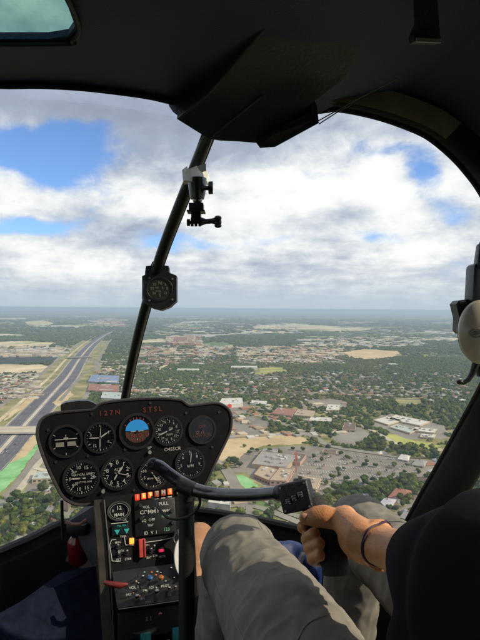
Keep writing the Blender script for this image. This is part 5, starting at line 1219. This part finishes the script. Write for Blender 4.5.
# red mast
p=G(296,474); mr_=MB(); mr_.box((p.x,p.y,-H+15),(1.6,1.6,30)); mt_=bpy.data.objects.new('sign_mast',None); COL.objects.link(mt_); mt_.location=(p.x,p.y,-H); tag(mt_,'tall red sign mast rising beside the mall','sign mast')
prt(mt_,'mast',mr_,mat('mast_red',(.50,.17,.14),.6,var=.1)); mb=MB(); mb.box((p.x,p.y-.2,-H+24),(3,2.0,9)); prt(mt_,'sign_board',mb,mat('mast_red',(.55,.12,.10)))
B('sports_hall',[(208,510),(230,513),(232,503),(212,500)],8,'grey','white','white roofed hall below the sports pitch',units=3)
B('long_building',[(32,486),(52,485),(52,477.5),(36,478)],8,'cream','teal','long cream building with pale green roof below the panel',units=4,windows=10)
B('long_building',[(54,496),(66,500),(70,495),(58,491)],6,'cream','white','small white roofed block by the panel edge',units=1,windows=3)
# houses near
hs=[([(378,510),(391,512),(396,504),(384,502)],'pink','lilac','pale lilac roofed house beside the red roofed one'),
 ([(389,501),(407,503),(412,495.5),(395,493)],'tan','red','large house with long red tile roof beside the door post'),
 ([(400,522),(412,526),(416,518),(404,514)],'grey','grey','grey roofed house half hidden by the arm'),
 ([(398,462),(408,464),(410,459.5),(401,458)],'white','white','white roofed house among trees above the mall lot corner'),
 ([(412,468),(424,470),(427,465),(416,463.5)],'cream','grey','grey roofed cream house at the right edge of the lot'),
 ([(416,486),(428,488),(430,483),(419,481)],'tan','brown','brown roofed house tucked against the door post'),
 ([(22,504),(32,503),(33,498),(24,498)],'cream','teal','teal roofed house behind the big left trees'),
 ([(42,502),(53,504),(56,497),(46,495)],'cream','tan','tan roofed house right of the teal roofed one'),
 ([(44,518),(56,520),(59,512),(48,510)],'tan','grey','grey roofed house under the panel corner'),
 ([(6,540),(20,539),(20,531),(8,531)],'white','white','white roofed house at the bottom of the left window'),
 ([(58,512),(68,515),(72,508),(62,505)],'cream','brown','brown roofed house between panel and side post'),
 ([(28,520),(38,521),(41,513),(31,512)],'white','lilac','lilac roofed house between two big trees')]
for p,w_,r_,lb in hs:
    B('house',p,5,w_,r_,lb,cat='house',units=1,windows=2,kind='hip')
# ---- suburb houses: small, one object each, then the remaining mass
def house_mesh(seed):
    r=random.Random(seed); mb=MB(); w,d,h=r.uniform(12,18),r.uniform(9,12),3.2
    mb.box((0,0,h/2),(w,d,h),m=0)
    if r.random()<.6: mb.box((w*.35,-d*.5,h/2),(w*.3,5,h-.1),m=0)
    o=.6; rh=h+2.6
    mb.add([(-w/2-o,-d/2-o,h),(w/2+o,-d/2-o,h),(w/2+o,d/2+o,h),(-w/2-o,d/2+o,h),(-w/2+d*.4,0,rh),(w/2-d*.4,0,rh)],[(0,1,5,4),(1,2,5),(2,3,4,5),(3,0,4)],m=1)
    mb.add([(w*.2-.5,-d/2-3,h+.02),(w*.5+.5,-d/2-3,h+.02),(w*.35,-d/2-3,h+1.6),(w*.35,0,h+1.7)],[(0,1,2),(0,2,3),(1,3,2)],m=1)
    return mb
rk=['grey','brown','tan','white','lilac','grey','red','grey']
hm=[]
for i in range(8):
    hm.append(house_mesh(i).mesh('suburb_house',[WM[['cream','brick','tan','white'][i%4]],RM[rk[i]]],smooth=False))
hpos=[]
zones=[((225,372,470,402),150),((-8,376,40,412),60),((10,492,72,545),22),((100,360,136,400),25),((340,486,440,530),14),((380,450,440,474),10)]
hr=random.Random(3)
for (x0,y0,x1,y1),n in zones:
    c_=0; tr=0
    while c_<n and tr<n*30:
        tr+=1
        yy=y1-(y1-y0)*hr.random()**1.0; p=G(hr.uniform(x0,x1),yy)
        if blocked(p.x,p.y) or any((p.x-a)**2+(p.y-b)**2<24**2 for a,b in hpos): continue
        i=hr.randrange(8); hpos.append((p.x,p.y))
        o=bpy.data.objects.new('suburb_house',hm[i]); COL.objects.link(o); o.location=p; o.rotation_euler=(0,0,hr.choice([0,PI/2])+hr.gauss(.35,.15)); 
        zone='in the wooded suburb' if x0==225 else 'left of the highway' if x0==-8 else 'below the instrument panel' if x0==10 else 'right of the highway' if x0==100 else 'by the helicopter door post'
        tag(o,f'small {["cream","brick","tan","white"][i%4]} walled house with {rk[i]} hip roof {zone}','house',group='small houses '+zone)
        c_+=1
# remaining mass of far roofs
far=MB(); fr=random.Random(5)
def farbox(px,py,smin,smax,hmax,pal):
    p=G(px,py)
    if abs(px-85)<16 and 340<py<402: return
    a=fr.choice([0,PI/2])+fr.gauss(.3,.2); w=fr.uniform(smin,smax); d=w*fr.uniform(.4,.8); h=fr.uniform(3,hmax)
    far.box((p.x,p.y,-H+h/2),(w,d,h),Matrix.Rotation(a,3,'Z'),m=fr.choice(pal))
for s_,row in enumerate(ROWS):
    for i in range(1,len(row)-1):
        p=row[i]; t=row[i+1]-row[i-1]; t/=np.linalg.norm(t); nn=np.array((t[1],-t[0]))
        for sg in (-1,1):
            if fr.random()<.17: continue
            q=p+nn*sg*(17+fr.uniform(-2,2)); qx=240+F*q[0]/q[1]
            if any((q[0]-a)**2+(q[1]-b)**2<19**2 for a,b in hpos) or blocked(q[0],q[1]): continue
            h=fr.uniform(3.2,5); w=fr.uniform(11,17); d=fr.uniform(8,12)
            far.box((q[0],q[1],-H+h/2),(w,d,h),Matrix.Rotation(math.atan2(t[1],t[0])+fr.gauss(0,.08),3,'Z'),m=fr.choice((1,1,1,3,3,3,4,4,5,2)))
for _ in range(500): farbox(fr.uniform(130,226),362+36*fr.random(),12,26,5,(0,1,2,3,4))
for _ in range(700): farbox(fr.uniform(236,342),347+18*fr.random(),14,45,9,(0,0,2,3,4,5))
for _ in range(500): farbox(fr.uniform(134,232),346+20*fr.random(),12,40,9,(0,2,3,5,5))
for _ in range(260): farbox(fr.uniform(168,200),337+9*fr.random(),20,50,18,(0,2,5,5))
for _ in range(300): farbox(fr.uniform(-10,66),347+10*fr.random(),20,60,9,(0,2,3,4))
for _ in range(420): farbox(fr.uniform(-20,40),374+26*fr.random(),12,22,5,(0,1,2,3,4))
for _ in range(240): farbox(fr.uniform(300,420),338+9*fr.random(),25,90,9,(0,2,2,3))
for _ in range(130): farbox(fr.uniform(92,136),358+40*fr.random(),14,40,8,(0,2,3,4,5))
for _ in range(90): farbox(fr.uniform(96,125),319+8*fr.random(),60,160,15,(0,2,3,5))
for _ in range(160): farbox(fr.uniform(340,450),330+10*fr.random(),30,110,9,(0,2,3))
for _ in range(160): farbox(fr.uniform(150,300),324+12*fr.random(),40,120,12,(0,2,3))
for _ in range(90): farbox(fr.uniform(222,345),404+36*fr.random(),10,26,6,(0,2,3,4,5))
for _ in range(16): farbox(fr.uniform(205,240),455+50*fr.random(),10,22,6,(0,2,3,4))
farm=[mat('far_roof_%s'%k,c,.8,var=.1,scale=.02) for k,c in dict(cream=(.5,.42,.29),brown=(.16,.12,.09),white=(.46,.44,.39),grey=(.28,.27,.25),tan=(.32,.25,.16),red=(.30,.16,.10)).items()]
gobj('distant_rooftops',far,farm,'mass of far pale roofs across the towns',kind='stuff')
# single large far buildings
for i,(x,y,w,d,h,wl,rf,lb) in enumerate([(182,343,70,40,38,'pink','tan','tall brick hospital block left of its twin in the far town'),(190,342,60,40,46,'cream','white','cream hospital tower rising highest in the far town'),
  (188,372,75,34,9,'white','white','long white building above the panel top edge'),(244,369.5,95,40,10,'white','white','long bright white warehouse at the edge of the yellow field'),
  (204,337,160,60,12,'white','white','far pair of long white sheds beyond the park'),(393,366,40,22,8,'white','white','lone white roof in the dark woods at right')]):
    p=G(x,y); mb=MB(); mb.box((p.x,p.y,-H+h/2),(w,d,h),m=0); mb.box((p.x,p.y,-H+h+.6),(w-2,d-2,1.1),m=1)
    gobj('distant_building',mb,[WM[wl],RM[rf]],lb,'building')

# ================================================================== TREES
LF=[land('leaves_%d'%i,a,b,2.2) for i,(a,b) in enumerate([((.028,.050,.012),(.090,.125,.028)),((.042,.066,.014),(.13,.165,.034)),((.018,.036,.013),(.050,.08,.024)),((.06,.074,.016),(.18,.18,.042)),((.030,.048,.018),(.085,.105,.034))])]
BARK=mat('bark',(.10,.08,.06),.9,var=.2,scale=2)
def crown_mesh(seed,leaves,blob=1,r=1.0):
    """unit-radius crown: a few lobed cores with many leaf-clump faces through and over them"""
    rr=random.Random(seed); mb=MB(); lobes=[]
    for i in range(9 if blob else 5):
        a=rr.uniform(0,2*PI); q=rr.uniform(0,.62); z=rr.uniform(-.25,.55); lobes.append((Vector((q*math.cos(a),q*math.sin(a),z)),rr.uniform(.3,.52)))
    lobes.append((Vector((0,0,.15)),.6))
    for c,s in lobes:
        b=bmesh.new(); bmesh.ops.create_icosphere(b,subdivisions=2 if leaves>200 else 1,radius=s*.86)
        for v in b.verts:
            n_=noise.noise(v.co*5+c*9+Vector((seed,0,0))); v.co=v.co*(1+.42*n_)+c; v.co.z*=.85
        mb.add([v.co.copy() for v in b.verts],[[v.index for v in f.verts] for f in b.faces]); b.free()
    for i in range(leaves):
        c,s=rr.choice(lobes); d=Vector((rr.gauss(0,1),rr.gauss(0,1),rr.gauss(0,1))).normalized(); p=c+d*s*rr.uniform(.75,1.18); p.z*=.85
        t=d.orthogonal().normalized(); u=d.cross(t); a=rr.uniform(0,PI); t,u=t*math.cos(a)+u*math.sin(a),u*math.cos(a)-t*math.sin(a)
        t=(t+d*rr.uniform(-.6,.6)); k=rr.uniform(.05,.12)*(1 if leaves>200 else 1.6)
        mb.add([p-t*k,p+u*k*.6,p+t*k,p-u*k*.6],[(0,1,2,3)])
    return mb
CR=[crown_mesh(i,520) for i in range(6)]
crn=[CR[i].mesh('crown',[LF[i%5]],smooth=False,fix=False) for i in range(6)]
def trunk_mesh(seed):
    rr=random.Random(seed); mb=MB(); mb.tube([(0,0,0),(.02,.01,.5),(0,.02,1)],[.09,.06,.045],8)
    for k in range(4):
        a=k*1.6+rr.random(); mb.tube([(0,0,.75),(math.cos(a)*.3,math.sin(a)*.3,1.1)],[.035,.015],5)
    return mb.mesh('trunk',BARK)
trk=[trunk_mesh(i) for i in range(2)]
tr_=random.Random(11)
def tree(px,py,rad,label,group,ground_pt=None):
    p=ground_pt if ground_pt is not None else G(px,py); i=tr_.randrange(6)
    root=bpy.data.objects.new('tree',None); COL.objects.link(root); root.location=p; root.rotation_euler=(0,0,tr_.uniform(0,6.28)); tag(root,label,'tree',group)
    th=rad*.75; t=bpy.data.objects.new('trunk',trk[i%2]); COL.objects.link(t); t.parent=root; t.scale=(rad*.5,rad*.5,th)
    c=bpy.data.objects.new('crown',crn[i]); COL.objects.link(c); c.parent=root; c.location=(0,0,th+rad*.5); c.scale=(rad,rad*tr_.uniform(.85,1.1),rad*tr_.uniform(.75,1.0))
ntree=0
occ=[]
def grove(poly,n,r0,r1,label,group,sep=.75,avoid=True):
    global ntree
    xs=[p[0] for p in poly]; ys=[p[1] for p in poly]; k=0; tries=0
    while k<n and tries<n*60:
        tries+=1; x,y=tr_.uniform(min(xs),max(xs)),tr_.uniform(min(ys),max(ys))
        if not inpoly(x,y,poly): continue
        p=G(x,y); rad=tr_.uniform(r0,r1)
        if any((p.x-a)**2+(p.y-b)**2<((rad+c)*sep)**2 for a,b,c in occ): continue
        if avoid and blocked(p.x,p.y): continue
        occ.append((p.x,p.y,rad)); tree(x,y,rad,label,group,p); k+=1; ntree+=1
grove([(16,500),(40,488),(60,496),(66,520),(50,532),(20,545),(-6,552),(-6,520)],44,5,8.5,'big round green tree in the dense stand at lower left','trees in the lower left stand',.7)
grove([(40,486),(60,470),(78,500),(60,510)],12,3,5,'small tree among the houses below the panel','small trees below the panel')
grove([(306,498),(330,488),(352,487),(384,482),(430,480),(432,490),(400,492),(372,500),(345,505),(310,512)],46,5,7.5,'dark green tree in the belt along the mall lot edge','trees in the belt below the mall lot',.7)
grove([(355,448),(384,442),(436,452),(440,464),(400,462),(372,456)],46,5,7.5,'dark tree in the thick row between lawn and mall lot','trees between the lawn and the mall lot',.7)
grove([(240,448),(300,452),(340,456),(420,468),(420,480),(350,484),(322,488),(320,470),(300,456),(250,458)],32,3.2,5.6,'small dark tree planted in the mall lot','trees planted in the mall lot',1.6,avoid=False)
grove([(224,460),(240,460),(242,470),(226,472)],7,5,7,'dark tree in the clump above the sports pitch','trees above the sports pitch',.7,avoid=False)
grove([(250,493),(292,499),(300,516),(262,516),(248,505)],14,4,6,'green tree standing on the lawn under the cyclic bar','trees under the cyclic bar',.9,avoid=False)
grove([(388,488),(428,484),(424,512),(404,530),(380,512)],16,4,6,'tree in the gardens around the red roofed house','garden trees by the red roofed house',.8)
grove([(264,420),(300,424),(340,430),(330,444),(306,438),(262,436)],22,4,6.5,'round tree along the road above the mall','trees above the mall',.8)
grove([(462,450),(482,444),(482,490),(462,492)],6,5,7,'tree seen between door post and shoulder','trees past the door post',.7)
# the remaining trees: far too many to count
def low_tree(seed):
    rr=random.Random(100+seed); mb=MB()
    for k in range(4):
        c=Vector((rr.uniform(-.45,.45),rr.uniform(-.45,.45),rr.uniform(.5,1.0))); b=bmesh.new(); bmesh.ops.create_icosphere(b,subdivisions=1,radius=rr.uniform(.5,.72))
        for v in b.verts: v.co=v.co*(1+.5*noise.noise(v.co*3+Vector((seed*3+k,0,0))))+c
        mb.add([v.co.copy() for v in b.verts],[[v.index for v in f.verts] for f in b.faces]); b.free()
    for k in range(30):
        d=Vector((rr.gauss(0,1),rr.gauss(0,1),rr.gauss(0,.7))).normalized(); p=Vector((0,0,.75))+d*rr.uniform(.7,1.05); t=d.orthogonal().normalized(); u=d.cross(t)
        mb.add([p-t*.16,p+u*.12,p+t*.16,p-u*.12],[(0,1,2,3)])
    return mb
pc=bpy.data.collections.new('tree_kinds')
for i in range(8):
    o=bpy.data.objects.new('wood_tree',low_tree(i).mesh('wood_tree',[LF[i%5]],smooth=False,fix=False)); pc.objects.link(o)
pts=[];scl=[];rot=[]; nr=np.random.RandomState(4)
CW=2.0
cell={}
# rasterise clearings for speed
def is_clear(x,y):
    k=(int(x//6),int(y//6)); v=cell.get(k)
    if v is None: v=cell[k]=blocked(k[0]*6+3,k[1]*6+3)
    return v
def dens(x,y):
    n_=noise.noise(Vector((x/260,y/260,0)))+.5*noise.noise(Vector((x/90,y/90,3)))
    return n_
def scatter(n,dmin,dmax,s0,s1,flat,pw=1.0):
    k=0
    for _ in range(n):
        d=dmin+(dmax-dmin)*math.sqrt(nr.rand()) if pw==1 else dmin*(dmax/dmin)**nr.rand()
        x=(nr.rand()-.5)*1.02*d-.0*d; y=d
        px=240+F*x/y
        if is_clear(x,y): continue
        py=309+F*H/d
        dn=dens(x,y)
        hot = py>402 and 216<px<470            # dry ground by the mall: sparse
        th=.12 if hot else -.18
        if px<130 and py>375: th=.0
        if dn<th and nr.rand()<.75: continue
        if d>1200 and nr.rand()<.62 and any(inpoly(x,y,P) for P in SPARSE): continue
        if any((x-a)**2+(y-b)**2<130 for a,b in HN.get((int(x//40),int(y//40)),())): continue
        s=s0+(s1-s0)*nr.rand()
        pts.append((x,y,-H-.3)); scl.append((s,s*nr.uniform(.8,1.2),s*flat*nr.uniform(.7,1.2))); rot.append((0,0,nr.rand()*6.28)); k+=1
    return k
HN={}
for a,b in hpos:
    for i in (-1,0,1):
        for j in (-1,0,1): HN.setdefault((int(a//40)+i,int(b//40)+j),[]).append((a,b))
scatter(2600,470,700,3.5,6.5,1.1)
scatter(17000,700,1300,3.2,5.8,1.05)
scatter(52000,1250,2400,3.6,6.4,1.0)
scatter(34000,2300,4400,6,11,.6)
scatter(13000,4200,12000,14,32,.28,pw=2)
def cloud(name,pts,scl,rot,coll,label):
    me=bpy.data.meshes.new(name); me.from_pydata(pts,[],[])
    for nm,d in (('tscale',scl),('trot',rot)):
        at=me.attributes.new(nm,'FLOAT_VECTOR','POINT'); at.data.foreach_set('vector',np.array(d,np.float32).ravel())
    at=me.attributes.new('pick','INT','POINT'); at.data.foreach_set('value',nr.randint(0,len(coll.objects),len(pts)).astype(np.int32))
    o=bpy.data.objects.new(name,me); COL.objects.link(o); tag(o,label,'woods',kind='stuff')
    ng=bpy.data.node_groups.new('scatter_'+name,'GeometryNodeTree'); ng.interface.new_socket('Geometry',in_out='INPUT',socket_type='NodeSocketGeometry'); ng.interface.new_socket('Geometry',in_out='OUTPUT',socket_type='NodeSocketGeometry')
    gi=ng.nodes.new('NodeGroupInput'); go=ng.nodes.new('NodeGroupOutput'); iop=ng.nodes.new('GeometryNodeInstanceOnPoints'); ci=ng.nodes.new('GeometryNodeCollectionInfo')
    ci.inputs['Collection'].default_value=coll; ci.inputs['Separate Children'].default_value=True; ci.inputs['Reset Children'].default_value=True
    def attr(n,t):
        a=ng.nodes.new('GeometryNodeInputNamedAttribute'); a.data_type=t; a.inputs['Name'].default_value=n; return a.outputs['Attribute']
    ng.links.new(gi.outputs[0],iop.inputs['Points']); ng.links.new(ci.outputs[0],iop.inputs['Instance']); iop.inputs['Pick Instance'].default_value=True
    ng.links.new(attr('pick','INT'),iop.inputs['Instance Index']); ng.links.new(attr('tscale','FLOAT_VECTOR'),iop.inputs['Scale']); ng.links.new(attr('trot','FLOAT_VECTOR'),iop.inputs['Rotation'])
    ng.links.new(iop.outputs[0],go.inputs[0]); md=o.modifiers.new('scatter','NODES'); md.node_group=ng
    return o
cloud('woods',pts,scl,rot,pc,'dense dark green woods and garden trees over the plain')
# ---- cars
def car_mesh(c):
    mb=MB(); mb.box((0,0,.62),(1.8,4.5,.7),m=0); mb.box((0,-.2,1.2),(1.6,2.4,.55),m=1,taper=.82)
    for x in (-.85,.85):
        for y in (-1.4,1.4): mb.cyl((x-.1,y,.33),(x+.1,y,.33),.33,10,m=2)
    return mb.mesh('car',[mat('car_paint_'+c[0],c[1],.3,var=.02),GLS,mat('tyre_rubber',(.02,.02,.02),.8)],smooth=False)
cm=[(c[0],car_mesh(c)) for c in (('white',(.75,.75,.75)),('silver',(.45,.46,.48)),('black',(.03,.03,.035)),('red',(.4,.04,.03)),('blue',(.05,.1,.25)))]
def car(x,y,a,where,group,z=None):
    k=random.Random(int(x*13+y*7)).choices(range(5),[5,4,3,1,1])[0]; nm,me=cm[k]
    o=bpy.data.objects.new('car',me); COL.objects.link(o); o.location=(x,y,-H+(ZL[0]+.02 if z is None else z)); o.rotation_euler=(0,0,a); tag(o,f'small {nm} car {where}','car',group=f'{nm} cars {where}')
cs=spline(cen[:9],30); vr=random.Random(9)
for i in range(46):
    k=int(len(cs)*vr.random()**1.3*.8)+4; k=min(k,len(cs)-2); t=cs[k+1]-cs[k]; t/=np.linalg.norm(t); nn=np.array((t[1],-t[0])); off=vr.choice((-1,1))*vr.choice((7.3,11,15,18.6,22.4)); p=cs[k]+nn*off
    car(p[0],p[1],math.atan2(-t[0],t[1]),'driving on the highway','cars')
for i in range(90):
    r_=vr.randrange(13); k=vr.randrange(40); x=316+k*2.6-r_*2.2+1.3; y=455+r_*2.9+k*.22
    if not 246<x<424: continue
    p=G(x,y)
    if blocked and any(inpoly(p.x,p.y,P[0]) for P in PATCH[-60:] if P[2]-P[1]<220 and P[4]-P[3]<200): continue
    car(p.x,p.y,vr.choice((0,PI)),'parked in the mall lot','cars')
